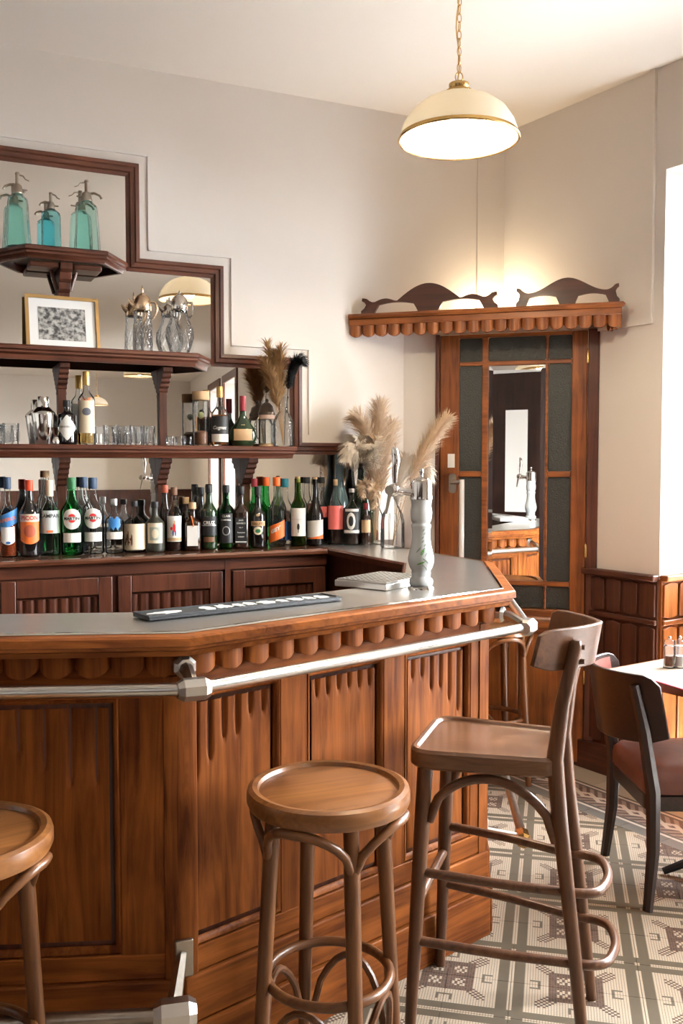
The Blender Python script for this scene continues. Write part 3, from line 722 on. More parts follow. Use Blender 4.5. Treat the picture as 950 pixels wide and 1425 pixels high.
for i, (a, b2) in enumerate(cab_edges):
    L = b2 - a; c = thing('back_cabinet', ['back bar cupboard at the far left end beyond the picture edge', 'back bar cupboard with carved door below the leftmost bottles', 'back bar cupboard with carved door behind the black bar mat', 'darkest back bar cupboard beside the drip tray'][i], 'cabinet', MW.W(a, 0, 0), MW.rz, 'cupboards under the back worktop')
    obj('body', MB().box(0, L, -BD_+.045, -.003, 0, HC-.032), M['mahZ'], c)
    obj('frieze', MB().box(0, L, -BD_+.03, -BD_+.045, 1.036, HC-.032), M['mahX'], c)
    d = obj('door', MB().box(.012, .07, -BD_+.025, -BD_+.045, .12, 1.028).box(L-.07, L-.012, -BD_+.025, -BD_+.045, .12, 1.028).box(.07, L-.07, -BD_+.025, -BD_+.045, .955, 1.028).box(.07, L-.07, -BD_+.025, -BD_+.045, .12, .2), M['mahZ'], c, bev=.003)
    obj('carved_panel', carved_panel(L-.15, .2, .945, [.25, .25, .24, .24, .24, .25, .25]), M['mahZ'], d, (L/2, -BD_+.034, 0), ang=70)
    obj('panel_moulding', frame_mould(L-.14, .205, .95), M['mahZ'], d, (L/2, -BD_+.04, 0))
obj('pier', MB().box(-1.060, -1.035, -BD_+.028, -.003, 0, HC-.032), M['mahZ'], bt, tuple(Vector((1.2, 0, -(HC-.03)))))
# ------------------------------------------------------------------ stepped mirror with frame
SC = -1.714                                   # middle of the stepped mirror
mir = thing('stepped_mirror', 'large stepped wall mirror in a mahogany frame behind the bar', 'mirror', MW.W(SC, 0, HC), MW.rz)
def mx_(s): return s - SC
half = [(ST[0][0], ST[0][1]), (ST[1][0], ST[1][1]), (ST[2][0], ST[2][1]), (-.05, 1.613)]
out = []                                      # right side from the top down, then mirrored to the left
seq = [(mx_(ST[0][0]), 2.855), (mx_(ST[0][0]), 2.435), (mx_(ST[1][0]), 2.435), (mx_(ST[1][0]), 2.025), (mx_(ST[2][0]), 2.025), (mx_(ST[2][0]), 1.613), (mx_(-.06), 1.613)]
right = seq; left = [(-x, z) for x, z in seq[:-1]] + [(-1.9, 1.613)]
poly = left[::-1] + right
FWd = .058
def inset(pts, w):                            # open polyline going clockwise over the top; move it down / inwards by w
    r = []
    for i, (x, z) in enumerate(pts):
        a = Vector((x, z)) - Vector(pts[i-1]) if i > 0 else Vector(pts[1]) - Vector((x, z))
        b2 = Vector(pts[i+1]) - Vector((x, z)) if i < len(pts)-1 else a
        a.normalize(); b2.normalize(); na = Vector((a.y, -a.x)); nb = Vector((b2.y, -b2.x)); m = na + nb; m = m/m.dot(na)
        r.append((x + m.x*w, z + m.y*w))
    return r
prof = [(0, 0), (0, -.03), (.016, -.032), (.021, -.026), (.038, -.024), (.043, -.016), (FWd, -.012), (FWd, 0)]   # across the frame, depth
lines = [inset(poly, a) for a, _ in prof]
for i in range(len(poly)-1):                  # every frame length mitred at its ends
    V = [(lines[k][j][0], prof[k][1], lines[k][j][1] - HC) for j in (i, i+1) for k in range(len(prof))]; n = len(prof)
    F = [(k, (k+1) % n, n + (k+1) % n, n + k) for k in range(n)] + [tuple(range(n)), tuple(range(n, 2*n))]
    vert = abs(poly[i][0] - poly[i+1][0]) < .01
    obj('frame_length', MB().add(V, F), M['mahZ' if vert else 'mahX'], mir)
inn = inset(poly, FWd - .006)
gl_poly = [(inn[0][0], HC+.002)] + inn + [(inn[-1][0], HC+.002)]
V = [(x, -.010, z - HC) for x, z in gl_poly] + [(x, -.001, z - HC) for x, z in gl_poly]; n = len(gl_poly)
obj('mirror_glass', MB().add(V, [tuple(range(n)), tuple(reversed(range(n, 2*n)))] + [(i, (i+1) % n, n+(i+1) % n, n+i) for i in range(n)]), M['mirror'], mir, smooth=False)
# ------------------------------------------------------------------ shelves
SD = .205
def shelf(name, label, z, hw, flat, thick, depth=SD, x0=None):
    t = thing(name, label, 'shelf', MW.W(SC, 0, z), MW.rz, 'shelves on the mirror')
    path = [(-hw, -.012), (-flat, -depth), (flat, -depth), (hw, -.012)]
    obj('board', MB().prism(path, -.02, 0), M['mahX'], t)
    obj('edge_moulding', MB().sweep_xy(path, [(-.03, -.001), (.0, -.001), (.006, -.006), (.006, -.018), (-.002, -.024), (-.002, -.032), (-.012, -.040), (-.016, -thick), (-.03, -thick)]), M['mahX'], t)
    return t
s1_ = shelf('bottle_shelf', 'small octagonal top shelf holding the turquoise siphons', 2.415, .288, .165, .052)
s2_ = shelf('bottle_shelf', 'middle shelf holding the framed picture and crystal jugs', 2.002, .675, .56, .06)
s3_ = shelf('bottle_shelf', 'long lower shelf holding tumblers, shaker and brandy bottles', 1.590, 1.10, 1.03, .055)
def bracket(par, x, ztop, h, dep, w=.042, steps=5):     # stepped, carved console under a shelf
    V = []; prof = [(0, ztop)]
    pr = [(-.012, ztop), (-dep, ztop), (-dep, ztop - h*.14)]
    for i in range(steps):
        a = i/steps; y = -dep*(1 - a*.86); z = ztop - h*(.14 + .80*a)
        pr += [(y, z), (y + dep*.05, z - h*.04), (y + dep*.16, z - h*.06)]
    pr += [(-.03, ztop - h), (-.012, ztop - h)]
    n = len(pr); V = [(x - w/2, y, z) for y, z in pr] + [(x + w/2, y, z) for y, z in pr]
    F = [tuple(range(n)), tuple(reversed(range(n, 2*n)))] + [(i, (i+1) % n, n+(i+1) % n, n+i) for i in range(n)]
    return obj('bracket', MB().add(V, F), M['mahZ'], par, bev=.002, smooth=False)
def post(par, x, z0, z1): return obj('upright', MB().box(x-.018, x+.018, -.034, -.012, z0, z1), M['mahZ'], par, bev=.002)
def px2x(px, py, off): return MW.sz(px, py, off)[0] - SC
# top shelf: turned console
bx_ = 0.005
bracket(s1_, bx_, -.05, .19, .15, .05, 4); post(s1_, bx_, -.36, -.2)
for sx in (-1, 1):
    obj('scroll', MB().tube([(bx_ + sx*(.028 + .05*(1-math.cos(q*PI/10))*.6), -.06, -.055 - .10*math.sin(PI/2 - q*PI/10)) for q in range(6)], .008, 8), M['mahZ'], s1_)
    obj('console_plate', MB().box(min(bx_+sx*.03, bx_+sx*.15), max(bx_+sx*.03, bx_+sx*.15), -.14, -.02, -.075, -.052), M['mahX'], s1_, bev=.006)
for px in (87, 228):
    x = px2x(px, 540, .05); bracket(s2_, x, -.06, .13, .13); post(s2_, x, -.41, -.15)
for px in (88, 228, 347):
    x = px2x(px, 650, .08); bracket(s3_, x, -.053, .15, .14, .046); post(s3_, x, -.475, -.18)
for px, par, z0, z1, zt, h in (): pass
# left half beyond the picture's edge carries the same brackets
for x in (-.46,): bracket(s3_, x, -.053, .15, .14, .046); post(s3_, x, -.475, -.18)
# ------------------------------------------------------------------ lettering helper
def text_mesh(body, size, bold=0.0, shear=0.0):
    cu = bpy.data.curves.new('lettering', 'FONT'); cu.body = body; cu.size = size; cu.align_x = 'CENTER'; cu.align_y = 'CENTER'; cu.offset = bold; cu.shear = shear; cu.resolution_u = 2
    o = bpy.data.objects.new('lettering', cu); me = bpy.data.meshes.new_from_object(o); bpy.data.objects.remove(o); bpy.data.curves.remove(cu)
    return me
def bend_text(body, width, R, z, mat, par, bold=.0, shear=0.0, tilt=0.0, flat_y=None, height=None, a0=0.0):
    me = text_mesh(body, 1.0, bold, shear)
    xs = [v.co.x for v in me.vertices]; ys = [v.co.y for v in me.vertices]; W0 = max(xs) - min(xs); xm = (max(xs) + min(xs))/2; ym = (max(ys) + min(ys))/2; k = width/W0; kh = (height/(max(ys)-min(ys))) if height else k
    for v in me.vertices:
        x, y = (v.co.x - xm)*k, (v.co.y - ym)*kh; y += x*tilt
        if flat_y is None: a = x/R + a0; v.co = (R*math.sin(a), -R*math.cos(a), z + y)
        else: v.co = (x, flat_y, z + y)
    me.materials.clear(); me.materials.append(mat)
    return obj('lettering', me, None, par)
def patch(R, z0, z1, wid, poly=None, seg=10, th=.0006, a0=0.0):   # label wrapped on a round bottle, wid = arc length
    mb = MB(); V = []; F = []
    for i in range(seg+1):
        a = (-wid/2 + wid*i/seg)/R + a0
        t = 2*i/seg - 1
        lo, hi = (z0, z1) if poly is None else poly(t, z0, z1)
        for r in (R + th, R - .0005):
            for z in (lo, hi): V.append((r*math.sin(a), -r*math.cos(a), z))
    for i in range(seg):
        b = 4*i; F += [(b, b+4, b+5, b+1), (b+2, b+3, b+7, b+6), (b+1, b+5, b+7, b+3), (b, b+2, b+6, b+4)]
    F += [(0,1,3,2), (4*seg, 4*seg+2, 4*seg+3, 4*seg+1)]
    return mb.add(V, F)
def oval(t, z0, z1):
    m, h = (z0+z1)/2, (z1-z0)/2; k = math.sqrt(max(0.0, 1 - t*t)); return m - h*k - .0005, m + h*k + .0005
def diamond(t, z0, z1):
    m, h = (z0+z1)/2, (z1-z0)/2; k = max(.0, 1.0 - abs(t)); k = min(1, k*1.0 + .06); return m - h*k, m + h*k
def shield(t, z0, z1): return z0 + (z1-z0)*.18*t*t, z1
# glass colours
M['g_green'] = thinglass('bottle_green_glass', (.50, .86, .62), blend=.15); M['g_dkgreen'] = pm('dark_green_glass', (.012, .028, .010), .06, coat=.5)
M['g_black'] = pm('black_bottle', (.008, .006, .006), .08, coat=.5); M['g_brown'] = pm('dark_brown_bottle', (.022, .009, .005), .07, coat=.5)
M['g_aqua'] = thinglass('turquoise_glass', (.90, .997, .985), .06, .1, 40, .09, (.55, 1.0, .95)); M['g_blue'] = thinglass('blue_glass', (.80, .975, .995), .06, .1, 40, .09, (.2, .85, 1.0))
M['g_steelblue'] = pm('grey_blue_bottle', (.13, .22, .25), .12, coat=.4); M['g_olive'] = pm('matt_dark_olive_glass', (.035, .035, .026), .35)
M['g_winegreen'] = thinglass('wine_green_glass', (.62, .78, .45), blend=.15)
M['thin'] = thinglass('thin_bottle_glass', (.98, .985, .98), .02, blend=.13)
def liquid(name, c): return pm(name, c, .05, trans=.75, ior=1.33)
M['l_orange'] = liquid('orange_liquor', (.55, .12, .04)); M['l_red'] = liquid('red_liquor', (.35, .02, .02)); M['l_clear'] = liquid('clear_spirit', (.9, .93, .92)); M['l_gold'] = liquid('golden_wine', (.85, .55, .18)); M['l_cognac'] = liquid('brandy', (.36, .12, .03)); M['l_dark'] = pm('dark_liquor', (.02, .008, .006), .1)
C = {}
def col(name, c, rough=.5, metal=0.0):
    if name not in C: C[name] = pm('label_' + name, c, rough, metal)
    return C[name]
col('white', (.80, .78, .74)); col('cream', (.72, .62, .46)); col('orange', (.80, .17, .03)); col('blue', (.03, .12, .35)); col('red', (.62, .03, .03)); col('black', (.014, .014, .015)); col('pink', (.80, .17, .15)); col('palegrey', (.55, .60, .60)); col('gold', (.55, .36, .12), .35, .7); col('cork', (.50, .34, .19), .8); col('green', (.03, .16, .06)); col('teal', (.02, .22, .30)); col('navy', (.03, .06, .12)); col('tan', (.55, .36, .20)); col('brown', (.14, .06, .03)); col('dred', (.25, .02, .03)); col('silver', (.6, .6, .6), .3, .9); col('brick', (.45, .10, .05)); col('skyblue', (.05, .22, .55))
def bprof(R, Hb, rn, sh, nk, base=.004):      # bottle outline: body to sh, shoulder to nk, neck up
    p = [(.001, 0), (R*.86, 0), (R*.97, .004), (R, .012), (R, sh)]
    for i in range(1, 7):
        t = i/6; c = .5 - .5*math.cos(PI*t); p.append((R + (rn*1.12 - R)*c, sh + (nk - sh)*t))
    p += [(rn, nk + (Hb-nk)*.25), (rn, Hb-.006), (rn*1.05, Hb-.004), (rn*1.05, Hb)]
    return p
def hollow(p, th=.0028):
    inner = [(max(r - th, .001), max(z, th)) for r, z in p]
    inner[0] = (.001, .006); inner = [(r, z if i else .006) for i, (r, z) in enumerate(inner)]
    inner = [(r, max(z, .006)) for r, z in inner]
    return p + [(inner[-1][0], p[-1][1])] + inner[::-1][1:]
ROW = [0]
def bottle(px, topy, basey, wpx, label, glassm, cap, capm, sh=.62, nk=.80, rn=.0135, cap_h=.045, cap_r=None, fill=None, fillm=None, name='liquor_bottle', square=False, zs=HC, off=None, group='bottles on the back worktop', extra=0.0, sq_ratio=.8, shell=None, turn=0.0):
    if off is None:                                   # two rows: the front one well clear of the mirror, the back one close to it
        if extra: off = wpx/2/FPX*4.35*.96 + .018
        else: ROW[0] += 1; off = .128 if ROW[0] % 2 else .146
    s, _ = MW.sz(px, basey, off); w = MW.W(s, off); c = Vector((w.x, w.y)); R = .96*wpx/2/FPX*c.y
    yc = c.y; r = ray(px, topy); Ht = EYE + r.z*(yc/r.y) - zs
    rz = math.atan2(-c.x, c.y) * -1.0; rz = -math.atan2(c.x, c.y) + turn
    t = thing(name, label, 'bottle', (c.x, c.y, zs), rz, group)
    Hg = Ht - (cap_h*.35 if cap else 0)
    pf = bprof(R, Hg, rn, Hg*sh, Hg*nk)
    shl = shell if shell is not None else glassm.name in ('clear_glass', 'thin_bottle_glass', 'bottle_green_glass', 'amber_glass', 'wine_green_glass')
    mb = MB()
    if square:
        k = [(.9239, .3827), (.3827, .9239)]
        def sq(r, z):
            a = .30; L = []
            return z
        prof = hollow(pf) if shl else pf + [(.001, Hg)]
        n = 16; V = []; F = []; m = len(prof)
        for q in range(n):
            a = 2*PI*(q+.5)/n
            for r, z in prof:
                f = min(1, max(0, (r - rn*1.3)/(R*.35 + 1e-6))); ca, sa = math.cos(a), math.sin(a)
                e = max(abs(ca), abs(sa)); sqr = .93/e if e > .80 else 1.12
                kx = (1-f) + f*sqr; V.append((r*ca*kx, r*sa*kx*(1-f + f*sq_ratio), z))
        for q in range(n):
            q2 = (q+1) % n
            for i in range(m-1): F.append((q*m+i, q2*m+i, q2*m+i+1, q*m+i+1))
        mb.add(V, F)
    else: mb.lathe(hollow(pf) if shl else pf + [(.001, Hg)], 28)
    obj('bottle_body', mb, glassm, t, ang=50)
    if fill and fillm is not M['l_clear']:
        zf = Hg*fill; lp = [(.001, .0075)]
        for r, z in pf[1:]:
            if z <= zf: lp.append((max(r - .0034, .001), max(z, .0075)))
        lp.append((lp[-1][0], zf)); lp.append((.001, zf))
        if square:
            obj('liquid', MB().lathe(lp, 28, sy=sq_ratio, sx=.9), fillm, t)
        else: obj('liquid', MB().lathe(lp, 28), fillm, t)
    if cap:
        cr = cap_r or rn*1.22; z0 = Ht - cap_h
        obj('cap', MB().lathe([(.001, z0+.001), (cr*.96, z0), (cr, z0+.003), (cr, Ht-.003), (cr*.93, Ht), (.001, Ht)], 20), capm, t)
    return t, R, Ht
def lab(t, R, Ht, z0, z1, wid, mat, poly=None, a0=0.0, name='label', th=.0007, seg=12):
    return obj(name, patch(R, z0*Ht, z1*Ht, wid*R, poly, seg, th, a0), mat, t)
def flatlab(t, R, Ht, z0, z1, w, mat, yr=.76, poly=None):
    y = -R*yr; x = w*R
    p = poly or [(-x, z0*Ht), (x, z0*Ht), (x, z1*Ht), (-x, z1*Ht)]
    return obj('label', MB().slab(p, y-.0008, y+.004), mat, t, smooth=False)
# ------------------------------------------------------------------ bottles on the back worktop, left to right
G = M
t, R, Ht = bottle(11.8, 664, 773, 27, 'clear bottle of orange aperitif with navy cap at the left edge', G['thin'], 1, C['navy'], .50, .74, .012, .05, fill=.55, fillm=M['l_orange'])
l = lab(t, R, Ht, .38, .56, 2.4, C['skyblue'], lambda t, a, b: (a + .02*t, b + .02*t)); bend_text('APEROL', R*1.9, R+.0013, Ht*.475, C['orange'], l, .02, tilt=.25)
lab(t, R, Ht, .16, .38, 1.5, C['white'], shield); lab(t, R, Ht, .17, .20, .5, C['blue'], oval, th=.0012)
t, R, Ht = bottle(42, 668, 771, 28, 'dark aperitif bottle with red cap and orange shield label', G['g_black'], 1, col('redcap', (.72, .07, .02)), .56, .82, .0135, .045)
l = lab(t, R, Ht, .46, .56, 2.3, C['cream']); bend_text('PICON', R*1.8, R+.0013, Ht*.51, C['red'], l, .03)
lab(t, R, Ht, .17, .46, 2.2, C['orange'], shield); lab(t, R, Ht, .26, .42, 1.2, C['brick'], oval, th=.0012)
t, R, Ht = bottle(70, 668, 769, 29, 'clear bitter bottle with pale blue label and gold neck', G['thin'], 1, C['cream'], .60, .84, .0135, .07, fill=.40, fillm=M['l_clear'])
l = lab(t, R, Ht, .30, .60, 2.4, C['palegrey']); bend_text('CAMPARI', R*2.1, R+.0013, Ht*.53, C['black'], l, .02); lab(t, R, Ht, .31, .34, .6, C['orange'], th=.0013)
t, R, Ht = bottle(65.5, 655, 768, 20, 'cork stoppered bottle standing behind the pale blue labelled one', G['thin'], 1, C['cork'], .6, .82, .012, .03, extra=.07)
def vermouth(px, base, label, g, capm, liq):
    t, R, Ht = bottle(px, 664.5, base, 31, label, g, 1, capm, .58, .80, .0155, .05, fill=.5 if liq else None, fillm=liq)
    l = lab(t, R, Ht, .34, .60, 1.75, C['white'], oval, seg=20); lab(t, R, Ht, .425, .535, .75, C['red'], oval, th=.0011); m_ = lab(t, R, Ht, .455, .50, 1.7, C['white'], th=.0014)
    bend_text('MARTINI', R*1.55, R+.002, Ht*.477, C['black'], m_, .03)
    lab(t, R, Ht, .17, .29, 1.75, C['white'])
    return t, R, Ht
vermouth(100.7, 768, 'green vermouth bottle with round white label', G['g_green'], C['green'], M['l_clear'])
vermouth(130, 768, 'clear vermouth bottle with blue cap and round white label', G['thin'], C['navy'], M['l_clear'])
t, R, Ht = bottle(117, 664, 768, 22, 'blue capped bottle peeking between the two vermouth bottles', G['thin'], 1, C['navy'], .58, .80, .0135, .045, extra=.08)
t, R, Ht = bottle(159.5, 694, 767, 27, 'short clear gin bottle with blue emblem', G['thin'], 1, C['silver'], .60, .80, .012, .03, fill=.4, fillm=M['l_clear'])
lab(t, R, Ht, .46, .66, 1.3, C['skyblue'], lambda t, a, b: (a + .008*math.sin(9*t), b - .006*math.cos(7*t)), seg=16); lab(t, R, Ht, .27, .40, 1.9, C['white'])
t, R, Ht = bottle(187.7, 697, 766, 31, 'squat clear bottle with wide cream label and black stopper', G['thin'], 1, C['black'], .58, .78, .012, .025, fill=.5, fillm=M['l_clear'])
lab(t, R, Ht, .06, .56, 2.6, C['cream']); 
for k in range(7): lab(t, R, Ht, .14+.05*(k % 3), .22+.07*(k % 4), .16, C['brown'], oval, a0=-1.0+.12*k, th=.0013)
bend_text('Rhum', R*.8, R+.0016, Ht*.38, C['brown'], t, .0, a0=.35) if False else None
t, R, Ht = bottle(216, 698, 765, 27, 'matt dark olive rum bottle with small pale square label', G['g_olive'], 1, C['black'], .58, .76, .014, .028, name='rum_bottle')
l = lab(t, R, Ht, .18, .58, 1.7, C['cream']); lab(t, R, Ht, .24, .50, 1.2, col('sage', (.35, .38, .32)), th=.0012); lab(t, R, Ht, .28, .46, .7, C['cream'], oval, th=.0018)
t, R, Ht = bottle(242.7, 678, 764, 23, 'clear spiced rum bottle with red figure on its label', G['thin'], 1, C['brown'], .58, .80, .0125, .035, fill=.5, fillm=M['l_dark'])
lab(t, R, Ht, .15, .55, 2.1, C['white']); lab(t, R, Ht, .16, .21, 2.1, C['cork'], th=.0012)
for k, (a, z0, z1, w, c) in enumerate(((0, .30, .44, .35, 'red'), (.05, .42, .48, .2, 'tan'), (-.15, .24, .33, .18, 'blue'), (.15, .24, .33, .18, 'blue'), (-.35, .33, .38, .3, 'red'))): lab(t, R, Ht, z0, z1, w, C[c], oval, a0=a, th=.0012)
t, R, Ht = bottle(230, 675, 762, 17, 'red capped bottle behind the spiced rum', G['g_brown'], 1, C['brick'], .58, .80, .0125, .035, off=.071)
t, R, Ht = bottle(268, 699, 763, 25, 'square amber liqueur bottle with orange cap and white label', G['g_brown'], 1, C['tan'], .60, .74, .014, .03, square=True, sq_ratio=.9)
flatlab(t, R, Ht, .10, .52, .62, C['white'], .86); obj('ribbon', MB().tube([(-.006, -R*.6, Ht*.72), (0, -R*.9, Ht*.62), (.005, -R*.93, Ht*.5)], .0025, 6), C['orange'], t)
t, R, Ht = bottle(259, 692, 761, 20, 'orange capped bottle behind the square amber one', G['g_brown'], 1, C['tan'], .58, .78, .0125, .03, extra=.06)
t, R, Ht = bottle(291, 675, 763, 24, 'dark green port bottle with black band label', G['g_dkgreen'], 1, C['black'], .60, .78, .0135, .035)
l = lab(t, R, Ht, .22, .52, 2.3, C['black']); bend_text('CRUZ', R*1.5, R+.0013, Ht*.42, C['white'], l, .03); lab(t, R, Ht, .37, .385, 2.0, C['silver'], th=.0012); lab(t, R, Ht, .12, .20, 1.4, C['brown'])
t, R, Ht = bottle(280, 678, 762, 20, 'black bottle with dark cap behind the port', G['g_black'], 1, C['black'], .6, .78, .013, .035, extra=.07)
t, R, Ht = bottle(314.7, 675, 761, 20, 'slim green whisky bottle with black oval label', G['g_green'], 1, C['black'], .58, .78, .0135, .035, fill=.5, fillm=M['l_cognac'])
l = lab(t, R, Ht, .10, .56, 2.4, C['black']); bend_text('CLAN', R*1.2, R+.0013, Ht*.52, C['white'], l, .01); bend_text('CAMPBELL', R*1.5, R+.0013, Ht*.46, C['white'], l, .01); lab(t, R, Ht, .22, .36, 1.1, C['silver'], oval, th=.0012); lab(t, R, Ht, .235, .345, .9, C['black'], oval, th=.0016)
t, R, Ht = bottle(335.5, 677, 762, 24, 'square black labelled whiskey bottle with black cap', G['g_brown'], 1, C['black'], .60, .76, .0135, .035, square=True, sq_ratio=.92)
l = flatlab(t, R, Ht, .08, .50, .70, C['black'], .88)
obj('label_border', MB().slab([(-.66*R, .10*Ht), (.66*R, .10*Ht), (.66*R, .115*Ht), (-.66*R, .115*Ht)], -R*.885-.0016, -R*.88), C['white'], l, smooth=False)
for nm, z, w in (("JACK", .455, .6), ("DANIEL'S", .41, 1.05), ('No. 7', .34, .45), ('Tennessee', .26, .95), ('WHISKEY', .19, .8)): bend_text(nm, R*w, R, Ht*z, C['white'], l, .02, flat_y=-R*.88-.0018)
t, R, Ht = bottle(359, 677, 760, 22, 'black cream liqueur bottle with oval landscape label', G['g_black'], 1, C['black'], .52, .74, .0135, .04)
l = lab(t, R, Ht, .36, .44, 2.2, C['tan']); bend_text('BAILEYS', R*1.6, R+.0013, Ht*.40, C['brown'], l, .02); lab(t, R, Ht, .22, .35, 1.2, C['cream'], oval); lab(t, R, Ht, .25, .31, .7, C['green'], oval, th=.0012); lab(t, R, Ht, .52, .56, .5, C['cork'], oval, th=-.004)
t, R, Ht = bottle(385, 664, 759, 24, 'clear mint liqueur bottle with orange cap and slanted red label', G['thin'], 1, col('orangecap', (.80, .14, .02)), .52, .72, .0145, .042)
l = lab(t, R, Ht, .10, .34, 2.4, C['orange'], lambda t, a, b: (a + .018*t, b + .018*t)); bend_text('GET', R*1.2, R+.0013, Ht*.25, C['white'], l, .05, tilt=.5, a0=-.15)
t, R, Ht = bottle(370.5, 664, 759, 17, 'green mint liqueur bottle with orange cap at the back', G['g_green'], 1, C['orangecap'], .52, .72, .0145, .042, extra=.085)
t, R, Ht = bottle(354, 666, 757, 16, 'green bottle with dark red cap behind the cream liqueur', G['g_green'], 1, C['dred'], .56, .74, .0125, .04, off=.064)
t, R, Ht = bottle(397, 666, 758, 22, 'clear bottle with teal cap behind the mint liqueur', G['thin'], 1, C['teal'], .56, .76, .0135, .042, extra=.07, fill=.5, fillm=M['l_clear'])
lab(t, R, Ht, .08, .36, 2.2, C['blue'])
t, R, Ht = bottle(415, 663, 760, 21.5, 'green wine bottle with white label and cork', G['g_winegreen'], 1, C['cork'], .58, .76, .0118, .028, cap_r=.0105, fill=.42, fillm=M['l_dark'], name='wine_bottle')
lab(t, R, Ht, .15, .55, 2.5, C['white']); lab(t, R, Ht, .385, .392, 2.5, C['silver'], th=.0012); lab(t, R, Ht, .24, .33, .35, C['black'], oval, th=.0012); lab(t, R, Ht, .20, .25, .1, C['black'], th=.0012)
t, R, Ht = bottle(438.5, 664, 757, 24, 'dark wine bottle with low white label and cork', G['g_black'], 1, C['cork'], .42, .74, .0118, .028, cap_r=.0105, name='wine_bottle')
l = lab(t, R, Ht, .12, .37, 2.4, C['white'], lambda t, a, b: (a, b + .004*t)); lab(t, R, Ht, .10, .13, 2.4, C['orange'], lambda t, a, b: (a, b + .01*t), th=.0010); bend_text('Vin', R*.5, R+.0013, Ht*.27, C['black'], l) if False else None
t, R, Ht = bottle(427, 664, 757, 20, 'clear bottle with black cap behind the two wine bottles', G['thin'], 1, C['black'], .56, .78, .013, .03, extra=.085)
t, R, Ht = bottle(447, 664, 756, 18, 'clear bottle with coral label behind the dark wine', G['thin'], 1, C['black'], .50, .72, .0135, .03, extra=.07)
lab(t, R, Ht, .40, .56, 2.3, C['pink'])
t, R, Ht = bottle(466.5, 667, 755, 22, 'slim clear bottle with coral pink label and cork', G['thin'], 1, C['cork'], .56, .76, .0118, .030, cap_r=.011, fill=.28, fillm=M['l_dark'])
lab(t, R, Ht, .24, .60, 2.6, C['pink'])
t, R, Ht = bottle(489.5, 680, 755, 26, 'black syrup bottle with bold white print', G['thin'], 1, C['silver'], .62, .80, .012, .018, fill=.62, fillm=M['l_dark'], name='syrup_bottle', off=.185)
l = lab(t, R, Ht, .20, .66, 2.4, C['black']); lab(t, R, Ht, .28, .58, 1.0, C['white'], oval, a0=-.1, th=.0012); lab(t, R, Ht, .34, .52, .55, C['black'], oval, a0=-.1, th=.0017); lab(t, R, Ht, .22, .27, 2.0, C['white'], th=.0012); lab(t, R, Ht, .60, .645, 1.6, C['white'], th=.0012)
t, R, Ht = bottle(503, 640, 752, 37, 'large dark green demijohn behind the syrup bottle', G['g_dkgreen'], 0, None, .40, .78, .02, extra=.055, name='demijohn', group='large bottles at the counter corner')
t, R, Ht = bottle(472, 632, 752, 27, 'tall grey blue bottle at the back of the worktop', G['g_steelblue'], 0, None, .44, .70, .020, extra=.10, name='tall_bottle', group='large bottles at the counter corner')
t, R, Ht = bottle(509, 700, 752, 15, 'small dark red bottle squeezed beside the syrup bottle', G['g_brown'], 1, C['dred'], .6, .8, .010, .03, off=.225)
lab(t, R, Ht, .3, .6, 2.0, C['tan'])
# ------------------------------------------------------------------ lower shelf, left to right
Z3 = 1.590
def at_shelf(px, off, z): s, _ = MW.sz(px, 600, off); return MW.W(s, off, z)
def face_rz(p): return -math.atan2(p.x, p.y)
def htop(p, topy, px): r = ray(px, topy); return EYE + r.z*(p.y/r.y) - p.z
def tumbler_mesh(R, Hh):
    seg = 20; mb = MB(); pr = [(.001, 0), (R*.88, 0), (R*.9, .003), (R, Hh), (R-.003, Hh), (R*.86-.004, .014), (.001, .012)]
    mb.lathe(pr, seg); me = mb.mesh('tumbler', True, 12); return me
Rt = .034; tm = tumbler_mesh(Rt, .088); tm.materials.append(M['cutglass'])
flm = MB()
def flute_mesh(R, Hh, n=10):
    mb = MB()
    for k in range(n):
        a = 2*PI*k/n; mb.tube([((R*.93)*math.cos(a), (R*.93)*math.sin(a), .012), ((R*.985)*math.cos(a), (R*.985)*math.sin(a), Hh*.62)], .0028, 6)
    return mb.mesh('cut_flutes')
fm = flute_mesh(Rt, .088); fm.materials.append(M['glass'])
def tumbler(px, off, label, sc=1.0):
    p = at_shelf(px, off, Z3); t = thing('crystal_tumbler', label, 'glass', p, face_rz(p), 'crystal tumblers on the lower shelf'); b = obj('glass_body', tm, None, t); f = obj('cut_flutes', fm, None, t)
    return t
for px, off, lb in ((-4, .07, 'cut crystal tumbler cropped by the left picture edge'), (15, .13, 'cut crystal tumbler left of the cocktail shaker, nearest it'), (154, .12, 'first cut crystal tumbler right of the cream labelled wine'), (172.5, .065, 'second cut crystal tumbler of the right row, set back'), (190.5, .13, 'third cut crystal tumbler of the right row'), (205.5, .075, 'last cut crystal tumbler of the right row, next to the bracket')): tumbler(px, off, lb)
# cocktail shaker and jigger
p = at_shelf(60.6, .12, Z3); hs = htop(p, 552, 60); R = 32/2/FPX*p.y
t = thing('cocktail_shaker', 'polished steel cocktail shaker on the lower shelf', 'shaker', p, face_rz(p))
obj('tin', MB().lathe([(.001, 0), (R*.70, 0), (R*.72, .003), (R, hs*.60), (R*1.0, hs*.63), (.001, hs*.63)], 28), M['chrome'], t)
obj('strainer_top', MB().lathe([(.001, hs*.62), (R*1.02, hs*.62), (R*1.02, hs*.66), (R*.9, hs*.70), (R*.62, hs*.765), (R*.58, hs*.78), (.001, hs*.78)], 28), M['chrome'], t)
obj('shaker_cap', MB().lathe([(.001, hs*.775), (R*.52, hs*.775), (R*.50, hs*.97), (R*.44, hs), (.001, hs)], 24), M['chrome'], t)
p = at_shelf(77.5, .182, Z3); R = 12/2/FPX*p.y; h = htop(p, 595, 77)
t = thing('jigger', 'small steel double jigger in front of the black gin bottle', 'jigger', p)
